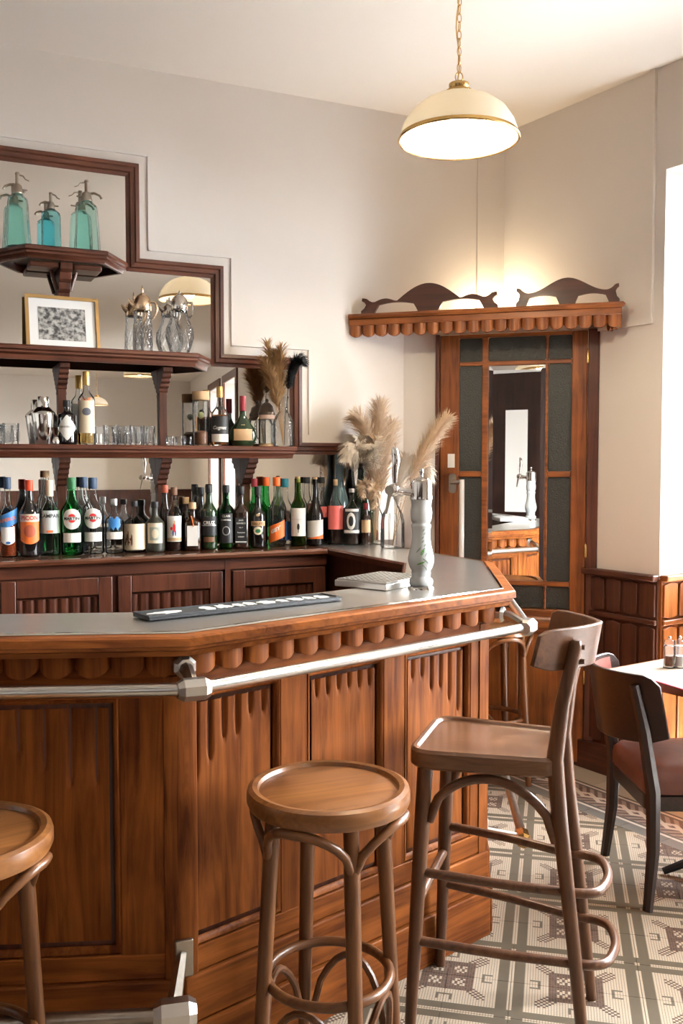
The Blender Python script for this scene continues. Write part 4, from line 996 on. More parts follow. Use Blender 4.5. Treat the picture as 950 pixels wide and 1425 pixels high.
obj('jigger_cups', MB().lathe([(R*.55, 0), (R*.75, 0), (R*.9, h*.18), (R*.5, h*.42), (R*.38, h*.46), (R*.55, h*.52), (R, h), (R*.92, h), (R*.4, h*.56), (.001, h*.54)], 20), M['chrome'], t)
t, R, Ht = bottle(93.5, 557, 614, 28, 'black apothecary gin bottle with white diamond label', G['g_black'], 1, C['black'], .70, .80, .014, .03, cap_r=.016, zs=Z3, off=.10, group='bottles on the lower shelf', name='gin_bottle')
l = lab(t, R, Ht, .10, .66, 2.0, C['white'], diamond, seg=24); bend_text("HENDRICK'S", R*1.5, R+.0014, Ht*.40, C['black'], l, .0)
t, R, Ht = bottle(121, 517, 614, 23.5, 'clear aperitif wine bottle with cream label and gold capsule', G['thin'], 1, C['gold'], .66, .80, .0125, .06, zs=Z3, off=.11, group='bottles on the lower shelf', name='wine_bottle', fill=.22, fillm=M['l_gold'])
l = lab(t, R, Ht, .16, .60, 2.4, C['cream']); bend_text('LILLET', R*1.4, R+.0014, Ht*.62, C['orange'], l, .0); lab(t, R, Ht, .40, .50, 1.1, col('slate', (.12, .13, .16)), oval, th=.0013)
# small cut glasses
sgm = tumbler_mesh(.019, .042); sgm.materials.append(M['cutglass'])
for px, off, lb in ((236.5, .14, 'small cut shot glass nearest the bracket'), (249, .11, 'small cut shot glass in the middle of three'), (261.5, .14, 'small cut shot glass beside the cork topped jar')):
    p = at_shelf(px, off, Z3); tag(obj('shot_glass', sgm, None, None, p), lb, 'glass', 'small cut glasses')
# jar with cork, brandy, armagnac flask, lidded jar
def jar(px, topy, wpx, off, label, name, lidm, dome):
    p = at_shelf(px, off, Z3); R = wpx/2/FPX*p.y; h = htop(p, topy, px); t = thing(name, label, 'jar', p, face_rz(p))
    hb = h*(.86 if not dome else .66)
    obj('glass_body', MB().lathe([(.001, 0), (R*.94, 0), (R, .004), (R, hb), (R-.003, hb), (R-.003, .006), (.001, .006)], 28), M['thin'], t)
    return t, R, h, hb
t, R, h, hb = jar(279.5, 545, 23, .10, 'glass jar with cork lid and dark contents', 'cork_jar', None, False)
obj('cork_lid', MB().lathe([(.001, hb-.005), (R*.96, hb-.005), (R*1.04, hb), (R*1.04, h), (.001, h)], 24), C['cork'], t)
obj('contents', MB().lathe([(.001, .007), (R-.005, .007), (R-.005, h*.24), (R*.5, h*.28), (.001, h*.27)], 20), C['brown'], t)
obj('picked_fruit', MB().lathe([(.001, h*.5), (.012, h*.53), (.015, h*.58), (.010, h*.62), (.001, h*.63)], 12), col('olive', (.35, .36, .18)), t)
t, R, Ht = bottle(306, 538, 615, 25, 'amber brandy bottle with black band label and gold capsule', G['thin'], 1, C['gold'], .56, .76, .0125, .05, zs=Z3, off=.12, group='bottles on the lower shelf', name='brandy_bottle', fill=.56, fillm=M['l_cognac'], square=False)
l = lab(t, R, Ht, .20, .50, 2.4, C['black']); lab(t, R, Ht, .07, .20, 2.4, C['white']); bend_text('Cognac', R*1.7, R+.0014, Ht*.30, C['white'], l, .01, shear=.3); lab(t, R, Ht, .60, .66, .8, C['black'], oval, th=-.004)
p = at_shelf(338, .115, Z3); R = 38/2/FPX*p.y; h = htop(p, 551, 338)
t = thing('armagnac_flask', 'flat round green armagnac flask with tan label', 'bottle', p, face_rz(p), 'bottles on the lower shelf')
fp = [(.001, 0), (R*.5, 0), (R*.86, R*.28)] + [(R*math.cos(a), R*.78 + R*math.sin(a)) for a in (-.35, -.1, .2, .5, .8)] + [(R*.42, R*1.68), (R*.30, R*2.0), (.0135, R*2.25), (.0125, h-.01), (.001, h-.01)]
fp = [(.001, 0), (R*.62, 0), (R*.72, .004), (R*.92, R*.40), (R, R*.75), (R*.97, R*1.0), (R*.82, R*1.35), (R*.55, R*1.7), (R*.36, R*1.98), (.0145, R*2.25), (.013, h-.01), (.001, h-.01)]
obj('flask_body', MB().lathe(fp, 32, sy=.55), G['g_dkgreen'], t)
obj('neck_sleeve', MB().lathe([(.0145, h*.70), (.0155, h*.70), (.0150, h), (.001, h)], 20), C['dred'], t)
zl0, zl1 = R*.42, R*1.25; lw = R*.66
def fy(x, z):
    for (r0, a), (r1, b2) in zip(fp, fp[1:]):
        if a <= z <= b2 and b2 > a: r = r0 + (r1-r0)*(z-a)/(b2-a); return -.55*math.sqrt(max(0, r*r - x*x)) - .0012
    return -.02
V = []; F = []; nx, nz = 8, 6
for j in range(nz+1):
    for i in range(nx+1):
        x = -lw + 2*lw*i/nx; z = zl0 + (zl1-zl0)*j/nz; V.append((x, fy(x, z), z))
for j in range(nz):
    for i in range(nx): a = j*(nx+1)+i; F.append((a, a+1, a+nx+2, a+nx+1))
obj('label', MB().add(V, F), C['tan'], t); obj('seal', MB().lathe([(.001, -.002), (.009, -.002), (.009, .002), (.001, .002)], 16, (0, -R*.38, 0), sy=.3), C['tan'], t, (0, 0, R*1.55))
t, R, h, hb = jar(371.2, 555, 23, .075, 'glass jar with domed pewter lid beside the dried grass vase', 'lidded_jar', None, True)
obj('domed_lid', MB().lathe([(.001, hb), (R*1.05, hb), (R*1.05, hb+h*.06), (R*.95, hb+h*.08), (R*.8, hb+h*.18), (R*.4, hb+h*.25), (R*.16, hb+h*.27), (R*.22, hb+h*.31), (R*.1, h), (.001, h)], 24), M['iron'], t)
obj('rim_band', MB().lathe([(R*1.0, hb-h*.08), (R*1.03, hb-h*.08), (R*1.03, hb), (R, hb)], 24), col('blush', (.62, .44, .36)), t)
obj('jar_base', MB().lathe([(.001, -.0), (R*1.03, 0), (R*1.03, h*.05), (R*.9, h*.07), (.001, h*.07)], 24), C['cork'], t)
obj('handle', MB().tube([(-R*.95, -R*.4, hb-.01), (-R*1.25, -R*.6, hb-.03), (-R*1.2, -R*.6, h*.2), (-R*.95, -R*.4, h*.15)], .003, 8), M['iron'], t)
# ------------------------------------------------------------------ dried grasses
M['pamp_tan'] = pm('tan_dried_grass', (.42, .25, .11), .9, noise=.3, nscale=60); M['pamp_pale'] = pm('pale_pampas', (.72, .56, .40), .9, noise=.25, nscale=50)
M['pamp_cream'] = pm('cream_pampas', (.88, .80, .70), .9, noise=.1, nscale=50); M['pamp_black'] = pm('black_plume', (.02, .022, .024), .9)
def plume(mb, pts, r, n, length, droop, w=.0014, spread=1.0):
    pts = [Vector(p) for p in pts]; m = len(pts) - 1
    for k in range(n):
        u = random.random(); i = min(int(u*m), m-1); f = u*m - i; p = pts[i].lerp(pts[i+1], f); t = (pts[i+1] - pts[i]).normalized()
        d = Vector((random.gauss(0, 1), random.gauss(0, 1), random.gauss(0, 1))); d = (d - t*d.dot(t)).normalized()
        prof = math.sin(PI*(.12 + .80*u))**.7; L = length*(.55 + .6*random.random())*(.35 + .65*prof)
        a = p + d*r*.25*prof; b = p + (t*.75 + d*.65*spread).normalized()*L*.55 + d*r*.2; c = b + (t*.55 + d*.5*spread + Vector((0, 0, -droop))).normalized()*L*.5
        s = t.cross(d)*w*(.6 + random.random()*.8)
        mb.add([a - s, a + s, b + s*1.2, b - s*1.2, c], [(0, 1, 2, 3), (3, 2, 4)])
    return mb
def grass(label, base, tip, bend, mat, r, n, length, droop, start=.45, group=None, stemm=None, spread=1.0, w=.0014):
    base, tip, bend = Vector(base), Vector(tip), Vector(bend)
    t = thing('dried_grass_stem', label, 'dried grass', base, 0, group); pts = []
    for i in range(13):
        u = i/12; pts.append(((1-u)**2)*Vector((0, 0, 0)) + 2*u*(1-u)*(bend - base) + u*u*(tip - base))
    obj('stem', MB().tube(pts, .0016, 5), stemm or M['pamp_tan'], t)
    obj('plume', plume(MB(), pts[int(12*start):], r, n, length, droop, w, spread), mat, t, smooth=False)
    return t
def P3d(px, py, depth): r = ray(px, py); return Vector((0, 0, EYE)) + r*(depth/r.y)
# vase on the shelf
p = at_shelf(394, .145, Z3); R = 28/2/FPX*p.y; h = htop(p, 552, 394)
t = thing('decanter_vase', 'clear cut glass bottle vase on the lower shelf holding dried grass', 'vase', p, face_rz(p))
vp = [(.001, 0), (R*.9, 0), (R, .005), (R, h*.50), (R*.8, h*.60), (R*.45, h*.70), (R*.42, h*.90), (R*.55, h)]
obj('vase_body', MB().lathe(hollow(vp), 24), M['cutglass'], t, ang=20)
dp = p.y
for k, (tx, ty, bx2, by2) in enumerate(((371, 478, 384, 530), (382, 490, 388, 540), (367, 500, 382, 545), (391, 483, 391, 530), (376, 515, 386, 550))):
    grass(['tallest tan grass plume in the shelf vase', 'tan grass plume leaning into the tallest one', 'leftmost tan grass plume in the shelf vase', 'upright tan grass plume next to the black plume', 'short drooping tan grass plume in the shelf vase'][k], p + Vector((0, 0, .008)), P3d(tx, ty, dp - .01*k), P3d(bx2, by2, dp), M['pamp_tan'], .016, 420, .075, .25, .45, 'tan grasses in the shelf vase')
grass('black feathery plume curling right in the shelf vase', p + Vector((0.004, 0, .008)), P3d(419, 502, dp-.03), P3d(398, 500, dp), M['pamp_black'], .03, 1200, .06, .5, .42, stemm=M['pamp_black'], w=.002)
# vases on the counter by the tap
def counter_vase(px, basey, wpx, topy, label, ribbed):
    q = onz(px, basey, HC); R = wpx/2/FPX*q.y; u = Vector((q.x, q.y)).normalized()*R; p = Vector((q.x+u.x, q.y+u.y, HC)); h = htop(p, topy, px)
    t = thing('glass_vase', label, 'vase', p, face_rz(p), 'clear glass vases by the tap')
    vp = [(.001, 0), (R*.9, 0), (R, .006), (R*.98, h*.45), (R*.80, h*.62), (R*.42, h*.78), (R*.40, h*.92), (R*.52, h)]
    b = obj('vase_body', MB().lathe(hollow(vp), 20 if ribbed else 32), M['thin'], t, ang=10 if ribbed else 40)
    if ribbed:
        mb = MB()
        for k in range(10): a = 2*PI*k/10; mb.tube([(R*.97*math.cos(a), R*.97*math.sin(a), .01), (R*.96*math.cos(a), R*.96*math.sin(a), h*.45), (R*.80*math.cos(a), R*.80*math.sin(a), h*.61)], .004, 6)
        obj('ribs', mb, M['thin'], b)
    return p, R, h
pa, Ra, ha = counter_vase(546, 764, 34, 684, 'ribbed clear glass carafe vase beside the beer tap', True)
pb, Rb, hb2 = counter_vase(522, 758, 26, 690, 'slim clear glass vase half hidden behind the ribbed one', False)
gs = 'pampas plumes by the tap'
def g2(lb, pv, tip, bend, mat, r, n, L, droop, st, dd=0.0, spread=1.0, w=.0016): grass(lb, pv + Vector((0, 0, .008)), P3d(*tip, pv.y + dd), P3d(*bend, pv.y), mat, r, n, L, droop, st, gs, spread=spread, w=w)
g2('tan pampas plume fanning up left above the cream ones', pb, (494, 580), (526, 600), M['pamp_pale'], .03, 1300, .11, .2, .38)
g2('tallest tan pampas plume in the counter vases', pb, (528, 563), (528, 620), M['pamp_pale'], .03, 1300, .11, .2, .38, .02)
g2('tan pampas plume standing between the tallest and the tap', pb, (545, 592), (535, 640), M['pamp_pale'], .025, 900, .10, .2, .38, .04)
g2('big cream pampas head drooping over the demijohn', pb, (484, 640), (512, 570), M['pamp_cream'], .06, 3000, .085, .7, .45, -.05, 1.4, .0024)
g2('second cream pampas head beside the drooping one', pb, (512, 622), (520, 600), M['pamp_cream'], .06, 2800, .085, .6, .42, -.04, 1.4, .0024)
g2('short tan pampas hanging below the cream heads', pb, (505, 690), (508, 640), M['pamp_pale'], .018, 600, .05, .3, .4, -.06)
g2('tan pampas bunch falling in front of the slim vase', pb, (521, 705), (522, 640), M['pamp_pale'], .018, 600, .05, .3, .35, -.07)
g2('long pale pampas plume pointing right towards the door', pa, (622, 582), (572, 640), M['pamp_pale'], .03, 1600, .085, .1, .42, .03)
g2('white pampas plume hanging right behind the tap', pa, (595, 665), (572, 600), M['pamp_cream'], .03, 1400, .075, .5, .42, .06)
g2('white pampas plume upright behind the tap handle', pa, (566, 640), (556, 660), M['pamp_cream'], .03, 1400, .075, .3, .40, .02)
# ------------------------------------------------------------------ siphons on the top shelf
Z1, Z2 = 2.415, 2.002
def siphon(px, topy, wpx, off, g, label, flip=1, taper=.80):
    p = at_shelf(px, off, Z1); R = wpx/2/FPX*p.y; h = htop(p, topy, px)
    t = thing('soda_siphon', label, 'siphon', p, face_rz(p), 'old soda siphons')
    hb = h*.72; Rt_ = R*taper
    pf = [(.001, 0), (R*.93, 0), (R, .006), (R*.99, .02), (Rt_, hb*.84), (Rt_*.92, hb*.91), (Rt_*.6, hb*.97), (R*.36, hb), (R*.33, hb*1.05)]
    obj('glass_body', MB().lathe(hollow(pf, .004), 12), g, t, ang=12)
    rc = R*.36
    hd = obj('metal_head', MB().lathe([(.001, hb*1.0), (rc*1.15, hb*1.0), (rc*1.2, hb*1.02), (rc*1.05, hb*1.05), (rc, hb*1.13), (rc*.8, hb*1.16), (rc*.45, hb*1.18), (rc*.42, h*.97), (rc*.55, h*.98), (rc*.4, h), (.001, h)], 16), M['agedsteel'], t)
    obj('spout', MB().tube([(0, 0, hb*1.13), (-flip*R*.55, 0, hb*1.16), (-flip*R*.95, 0, hb*1.12), (-flip*R*1.1, 0, hb*1.06)], [.006, .0055, .005, .0055], 8), M['agedsteel'], hd)
    obj('lever', MB().tube([(0, 0, h*.975), (flip*R*.45, 0, h*.96), (flip*R*.62, 0, h*.92), (flip*R*.9, 0, h*.90)], [.004, .0035, .003, .0025], 8), M['agedsteel'], hd)
    obj('collar_screw', MB().tube([(flip*rc*.9, 0, hb*1.08), (flip*R*.75, 0, hb*1.08)], .0035, 8), M['agedsteel'], hd)
siphon(30, 240, 34, .095, M['g_aqua'], 'tall turquoise glass siphon on the left of the top shelf')
siphon(75.5, 268, 26.5, .095, M['g_blue'], 'small blue glass siphon in the middle of the top shelf', 1, .95)
siphon(125, 251, 36, .095, M['g_aqua'], 'tall turquoise glass siphon on the right of the top shelf', -1)
# ------------------------------------------------------------------ framed picture
def picture_mat():
    m, nt, b = newmat('old_photograph_print'); tc = N(nt, 'ShaderNodeTexCoord'); n1 = N(nt, 'ShaderNodeTexNoise'); n1.inputs['Scale'].default_value = 55; n1.inputs['Detail'].default_value = 8
    vo = N(nt, 'ShaderNodeTexBrick'); vo.inputs['Scale'].default_value = 11; lnk(nt, tc.outputs['Object'], n1.inputs['Vector'])
    cr = N(nt, 'ShaderNodeValToRGB'); e = cr.color_ramp.elements; e[0].position = .38; e[0].color = (.03, .03, .03, 1); e[1].position = .62; e[1].color = (.48, .47, .45, 1)
    lnk(nt, n1.outputs[0], cr.inputs[0]); lnk(nt, cr.outputs[0], b.inputs['Base Color']); b.inputs['Roughness'].default_value = .5; return m
M['photo'] = picture_mat()
pA, pB = MW.sz(36, 482, .07), MW.sz(139, 484, .07); xc = (pA[0] + pB[0])/2; wP = (pB[0] - pA[0]); zt = MW.sz(36, 409, .05)[1]; hP = zt - Z2
fpz = thing('picture_frame', 'gold framed old black and white photograph on the middle shelf', 'picture', MW.W(xc, .085, Z2), MW.rz + .05)
tl = .03/hP
def tilted(mb): mb.v = [(x, y + z*tl*1.2, z) for x, y, z in mb.v]; return mb
w2 = wP/2
for a in ((-w2, -w2+.014, 0, hP), (w2-.014, w2, 0, hP), (-w2+.014, w2-.014, 0, .014), (-w2+.014, w2-.014, hP-.014, hP)): obj('frame_length', tilted(MB().box(a[0], a[1], -.009, .009, a[2], a[3])), M['goldpaint'], fpz)
obj('mount', tilted(MB().box(-w2+.012, w2-.012, 0, .004, .012, hP-.012)), col('paper', (.85, .85, .84)), fpz)
obj('print', tilted(MB().box(-w2*.66, w2*.62, -.0012, .0, hP*.17, hP*.78)), M['photo'], fpz)
# ------------------------------------------------------------------ crystal jugs with silver lids
def jug(px, topy, body_px, off, label, round_):
    p = at_shelf(px, off, Z2); p.z = Z2; R = body_px/2/FPX*p.y; h = htop(p, topy, px)
    t = thing('crystal_jug', label, 'jug', p, face_rz(p), 'claret jugs with metal lids')
    if round_: pf = [(.001, 0), (R*.60, 0), (R*.66, .006), (R*.80, h*.12), (R, h*.28), (R*.93, h*.42), (R*.66, h*.56), (R*.55, h*.66), (R*.55, h*.74)]
    else: pf = [(.001, 0), (R*.96, 0), (R, .006), (R*.92, h*.35), (R*.86, h*.60), (R*.84, h*.68)]
    b = obj('crystal_body', MB().lathe(hollow(pf, .005), 24), M['cutglass'], t, ang=10)
    mb = MB()
    for k in range(18):                                     # crossed cuts
        a = 2*PI*k/18
        for sgn in (-1, 1):
            pts = []
            for j in range(5):
                u = j/4; z = h*(.10 + .32*u); r = 0
                for (r0, z0), (r1, z1) in zip(pf, pf[1:]):
                    if z0 <= z <= z1 and z1 > z0: r = r0 + (r1-r0)*(z-z0)/(z1-z0)
                pts.append((r*1.01*math.cos(a + sgn*u*.7), r*1.01*math.sin(a + sgn*u*.7), z))
            mb.tube(pts, .0016, 4, caps=False)
    obj('cut_pattern', mb, M['glass'], b)
    rl = pf[-1][0]; zl = pf[-1][1]
    lid = obj('metal_lid', MB().lathe([(rl*1.02, zl-h*.06), (rl*1.08, zl-h*.05), (rl*1.08, zl+h*.02), (rl*1.02, zl+h*.10), (rl*.80, zl+h*.15), (rl*.35, zl+h*.19), (rl*.12, zl+h*.21), (rl*.16, zl+h*.23), (.001, h)], 24), M['chrome'] if round_ else M['silverwarm'], t)
    mm_ = M['chrome'] if round_ else M['silverwarm']
    obj('spout', MB().tube([(-rl*.7, 0, zl+h*.01), (-rl*1.3, 0, zl+h*.06), (-rl*1.65, 0, zl+h*.11)], [rl*.45, rl*.28, rl*.08], 10), mm_, lid)
    obj('handle', MB().tube([(rl*.9, 0, zl+h*.08), (rl*1.55, 0, zl+h*.07), (rl*1.75, 0, zl-h*.02), (rl*1.5, 0, zl-h*.12), (rl*1.15, 0, zl-h*.18)], [.005, .006, .006, .005, .004], 8), mm_, lid)
M['silverwarm'] = pm('warm_silver', (.72, .55, .38), .22, 1.0, noise=.2, nscale=60)
jug(200, 397, 27, .10, 'straight crystal claret jug with warm silver lid', False)
jug(251, 404, 39, .10, 'round bellied crystal jug with bright silver lid', True)
# ------------------------------------------------------------------ beer tap
M['porcelain'] = pm('white_porcelain', (.74, .78, .76), .12, coat=.6)
q = onz(585.5, 822, HC); u = Vector((q.x, q.y)).normalized(); Rb_ = 38/2/FPX*q.y; tp = Vector((q.x, q.y, HC)) + Vector((u.x, u.y, 0))*Rb_
sc_ = tp.y/FPX
def tz(py): r = ray(585, py); return EYE + r.z*(tp.y/r.y) - HC
tap = thing('beer_tap', 'white porcelain beer tap column with chrome head', 'beer tap', tp, face_rz(tp))
obj('chrome_foot', MB().lathe([(.001, 0), (Rb_, 0), (Rb_, tz(818)), (Rb_*.92, tz(815)), (.001, tz(815))], 32), M['chrome'], tap)
pc = [(15, 815), (16.8, 812), (16.5, 806), (13, 803), (13, 800), (13.6, 797), (13, 794), (16, 789), (18, 782), (18.2, 776), (16.5, 768), (14, 758), (12.6, 748), (12.6, 738), (13.8, 732), (13.8, 730), (12.2, 729), (12.2, 727), (13.6, 725), (14.6, 721), (15.2, 714), (14.6, 708), (13.6, 704), (14.6, 697), (15, 695)]
col_p = [(.001, tz(815))] + [(r*sc_, tz(y)) for r, y in pc] + [(.001, tz(695))]
colm = obj('porcelain_column', MB().lathe(col_p, 36), M['porcelain'], tap, ang=60)
obj('chrome_head', MB().lathe([(.001, tz(695)), (15.5*sc_, tz(695)), (15.8*sc_, tz(692)), (15.2*sc_, tz(690)), (15.2*sc_, tz(671)), (14.5*sc_, tz(669)), (12*sc_, tz(668)), (11*sc_, tz(666)), (5*sc_, tz(665)), (2.4*sc_, tz(663)), (2.0*sc_, tz(660)), (3.2*sc_, tz(657)), (2.6*sc_, tz(653)), (.001, tz(652))], 36), M['chrome'], tap, ang=40)
fa = obj('faucet', MB().tube([(-13*sc_, 0, tz(685)), (-24*sc_, 0, tz(684)), (-26*sc_, 0, tz(684)), (-34*sc_, -.01, tz(683))], [6*sc_, 5*sc_, 6.5*sc_, 6*sc_], 14), M['chrome'], tap)
obj('faucet_ball', MB().lathe([(.001, -9*sc_)] + [(9*sc_*math.sin(PI*i/10), -9*sc_*math.cos(PI*i/10)) for i in range(1, 10)] + [(.001, 9*sc_)], 20, (-39*sc_, -.012, tz(682))), M['chrome'], fa)
obj('valve_cap', MB().tube([(-42*sc_, -.012, tz(682)), (-44*sc_, -.035, tz(682))], 6.5*sc_, 16), M['agedsteel'], fa)
obj('nozzle', MB().tube([(-44*sc_, -.015, tz(690)), (-49*sc_, -.02, tz(715))], [3*sc_, 2*sc_], 10), M['agedsteel'], fa)
obj('tap_handle', MB().tube([(-37*sc_, -.012, tz(672)), (-37*sc_, -.014, tz(660)), (-35*sc_, -.016, tz(640)), (-37*sc_, -.018, tz(626)), (-39*sc_, -.018, tz(622))], [3*sc_, 4*sc_, 5.5*sc_, 4.5*sc_, 2*sc_], 14), M['chrome'], fa)
lf = pm('green_leaf_paint', (.12, .42, .06), .3); lf2 = pm('grey_stem_paint', (.30, .36, .32), .3)
def rad(z):
    for (r0, a), (r1, b2) in zip(col_p, col_p[1:]):
        if a <= z <= b2 and b2 > a: return r0 + (r1-r0)*(z-a)/(b2-a)
    return 15*sc_
def dab(py, a0, w, hpx, mat, slant=0.0):
    V = []; F = []; z0 = tz(py); hh = hpx*sc_; n = 6
    for i in range(n+1):
        t_ = i/n*2 - 1; k = math.sqrt(max(.02, 1 - t_*t_)); z = z0 + t_*hh; r = rad(z) + .0006
        for sg in (-1, 1): a = a0 + slant*t_ + sg*w*k; V.append((r*math.sin(a), -r*math.cos(a), z))
    for i in range(n): F.append((2*i, 2*i+1, 2*i+3, 2*i+2))
    obj('painted_leaf', MB().add(V, F), mat, colm)
for k in range(7): dab(737 + 5.2*k, .25 + .12*math.sin(k*1.9), .08, 2.0, lf2, .1)
for py, a, w, hp, s in ((767, .12, .13, 4.5, .1), (782, .0, .14, 2.4, .3), (779, .36, .09, 4, -.25), (764, -.22, .07, 4, .2), (788, .34, .05, 5, -.3), (770, .42, .05, 3, .1)): dab(py, a, w, hp, lf if w > .1 else lf2, s)
# ------------------------------------------------------------------ drip tray
d0, d1, d2 = onz(537, 823, HC), onz(465, 816, HC), onz(574, 815, HC)
e1 = (d1 - d0); e2 = (d2 - d0); ax_ = Vector((e1.x, e1.y)).normalized(); ay_ = Vector((-ax_.y, ax_.x));
if ay_.dot(Vector((e2.x, e2.y))) < 0: ay_ = -ay_
wT, dT = Vector((e1.x, e1.y)).length, .26
tray_rz = math.atan2(-ax_.y, -ax_.x)
org = Vector((d0.x, d0.y)) + ax_*wT/2 + ay_*dT/2
tr = thing('drip_tray', 'steel drip tray with pierced grille beside the beer tap', 'drip tray', (org.x, org.y, HC), tray_rz)
obj('tray_pan', MB().box(-wT/2, wT/2, -dT/2, dT/2, 0.001, .022), M['satin'], tr, bev=.003)
gr = MB(); nx, ny = 9, 12; x0, y0 = -wT/2+.008, -dT/2+.008; cw, ch = (wT-.016)/nx, (dT-.016)/ny
obj('tray_well', MB().box(x0, -x0, y0, -y0, .0215, .0225), M['black'], tr)
for i in range(nx+1): gr.box(x0+i*cw-.003, x0+i*cw+.003, y0, -y0, .0225, .026)
for j in range(ny+1): gr.box(x0, -x0, y0+j*ch-.003, y0+j*ch+.003, .0225, .0262)
obj('grille', gr, M['satin'], tr, smooth=False)
# ------------------------------------------------------------------ rubber bar mat
m0, m1, m2, m3 = onz(207, 859, HC+.012), onz(475, 831, HC+.012), onz(467, 820, HC+.012), onz(183, 849, HC+.012)
ca = (Vector((m1.x, m1.y)) - Vector((m0.x, m0.y))); lm = ca.length; ca.normalize(); cb_ = Vector((-ca.y, ca.x)); wm = .095
mo = Vector((m0.x, m0.y)) + ca*lm/2 + cb_*wm/2
mt_ = thing('bar_mat', 'long black rubber bar mat with white print along the counter', 'mat', (mo.x, mo.y, HC), math.atan2(ca.y, ca.x))
M['rubber'] = pm('black_rubber', (.035, .037, .04), .55, bump=.3, nscale=200)
obj('mat_base', MB().box(-lm/2, lm/2, -wm/2, wm/2, .0012, .011), M['rubber'], mt_, bev=.003)
obj('mat_rim', MB().sweep_xy([(-lm/2, -wm/2), (lm/2, -wm/2), (lm/2, wm/2), (-lm/2, wm/2)], [(0, .010), (0, .014), (-.006, .014), (-.006, .010)], closed=True), M['rubber'], mt_)
random.seed(3)
wp = pm('white_rubber_print', (.75, .76, .76), .5)
bl = [(-lm/2+.02, .10, -.018, .018)]
x = -lm/2 + .17
while x < lm/2 - .05:
    w = .03 + .035*random.random(); bl.append((x, w, -.038 + .012*random.random(), .036 - .012*random.random())); x += w + .003
for x, w, a, b2 in bl:
    n = 18; pl = []
    for k in range(n): an = 2*PI*k/n; rr = .62 + .5*random.random(); pl.append((x + w/2 + w/2*rr*math.cos(an), (a+b2)/2 + (b2-a)/2*rr*math.sin(an)))
    obj('white_print', MB().prism(pl, .011, .0122), wp, mt_, smooth=False)
# ------------------------------------------------------------------ bentwood bar stools
def make_stool(label, loc, rz):
    t = thing('bar_stool', label, 'stool', loc, rz, 'round bentwood bar stools'); R = .19; SH = .76
    pf = [(.001, SH-.007), (R*.76, SH-.006), (R*.825, SH-.010), (R*.85, SH-.010), (R*.868, SH-.001), (R*.93, SH+.001), (R*.985, SH-.004), (R, SH-.014), (R, SH-.032), (R*.975, SH-.043), (R*.93, SH-.047), (.001, SH-.047)]
    obj('seat', MB().lathe(pf, 64), M['seat'], t, ang=35)
    top, bot = .135, .178
    def leg_xy(k, z): r = top + (bot - top)*(1 - z/.72); a = PI/2*k; return r*math.cos(a), r*math.sin(a)
    for k in range(4):
        pts = [(*leg_xy(k, z), z) for z in (0, .2, .5, .6, .714)]
        obj('leg', MB().tube(pts, [.0135, .0165, .018, .0185, .017], 14), M['stoolZ'], t)
    for k in range(4):                                      # arched braces under the seat
        pts = []
        for i in range(13):
            u = i/12; a = PI/2*(k + u); z = .60 + .108*math.sin(PI*u)**.6; r0 = top + .012 + (.172 - top)*math.sin(PI*u)
            pts.append((r0*math.cos(a), r0*math.sin(a), min(z, .705)))
        obj('arched_brace', MB().tube(pts, .0105, 10), M['stoolX'], t)
    rr = .145; obj('foot_ring', MB().tube([(rr*math.cos(2*PI*i/40), rr*math.sin(2*PI*i/40), .31) for i in range(40)], .0115, 10, closed=True), M['stoolX'], t)
    for k in range(4):
        pts = []
        for i in range(11):
            u = i/10; a = PI/2*(k + .06 + .88*u); z = .13 + .155*math.sin(PI*u)**.55; r0 = .150 - .012*math.sin(PI*u)
            pts.append((r0*math.cos(a), r0*math.sin(a), z))
        obj('lower_arch', MB().tube(pts, .009, 8), M['stoolX'], t)
    return t
c1 = onz(457, 1091, .76); st1 = make_stool('round bentwood bar stool in front of the carved panels', (c1.x, c1.y, 0), math.radians(22))
c2 = onz(-62, 1158, .76); dup(st1, (c2.x, c2.y, 0), math.radians(38), 'round bentwood bar stool cut off by the left picture edge')
c3 = onz(684, 856, .76); dup(st1, (.722, 4.40, 0), math.radians(60), 'round bentwood bar stool between the bar end and the door')
# ------------------------------------------------------------------ bar chair with backrest
fwd = Vector((-.951, .31)); fwd.normalize(); bc = Vector((.413, 2.50)); brz = math.atan2(fwd.y, fwd.x) - PI/2      # local +y = forward, +x = right of the sitter
ch = thing('bar_chair', 'tall wooden bar chair with curved backrest and ladder of foot rests', 'chair', (bc.x, bc.y, 0), brz)
SH = .765
def rtrap(fw, bw, f, b, r, n=6):                            # rounded trapezoid, counter-clockwise
    cs = [(fw, f), (-fw, f), (-bw, b), (bw, b)]; pl = []
    for i, c in enumerate(cs):
        p0, p1 = Vector(cs[i-1]), Vector(cs[(i+1) % 4]); c = Vector(c); a = (p0-c).normalized(); b2 = (p1-c).normalized()
        rr = r if i < 2 else r*.45
        for k in range(n+1):
            u = k/n; pl.append(tuple(c + a*rr*(1-u)**2 + b2*rr*u**2))
    return pl
so, si = rtrap(.188, .155, .20, -.178, .075, 9), rtrap(.172, .139, .184, -.162, .059, 9)
V = []; n = len(so); F = []
so2 = rtrap(.180, .147, .192, -.170, .067, 9)
for pl, z in ((so2, SH-.05), (so, SH-.042), (so, SH-.006), (so2, SH+.001), (si, SH-.001), (rtrap(.165, .132, .177, -.155, .052, 9), SH-.008)): V += [(x, y, z) for x, y in pl]
for k in range(5):
    for i in range(n): F.append((k*n+i, k*n+(i+1) % n, (k+1)*n+(i+1) % n, (k+1)*n+i))
F += [tuple(range(n)), tuple(5*n+i for i in range(n))]
obj('seat', MB().add(V, F), M['chairseat'], ch, ang=14)
ft, fb_ = (.148, .155), (.192, .185)                        # front leg: x, y at the seat and at the floor
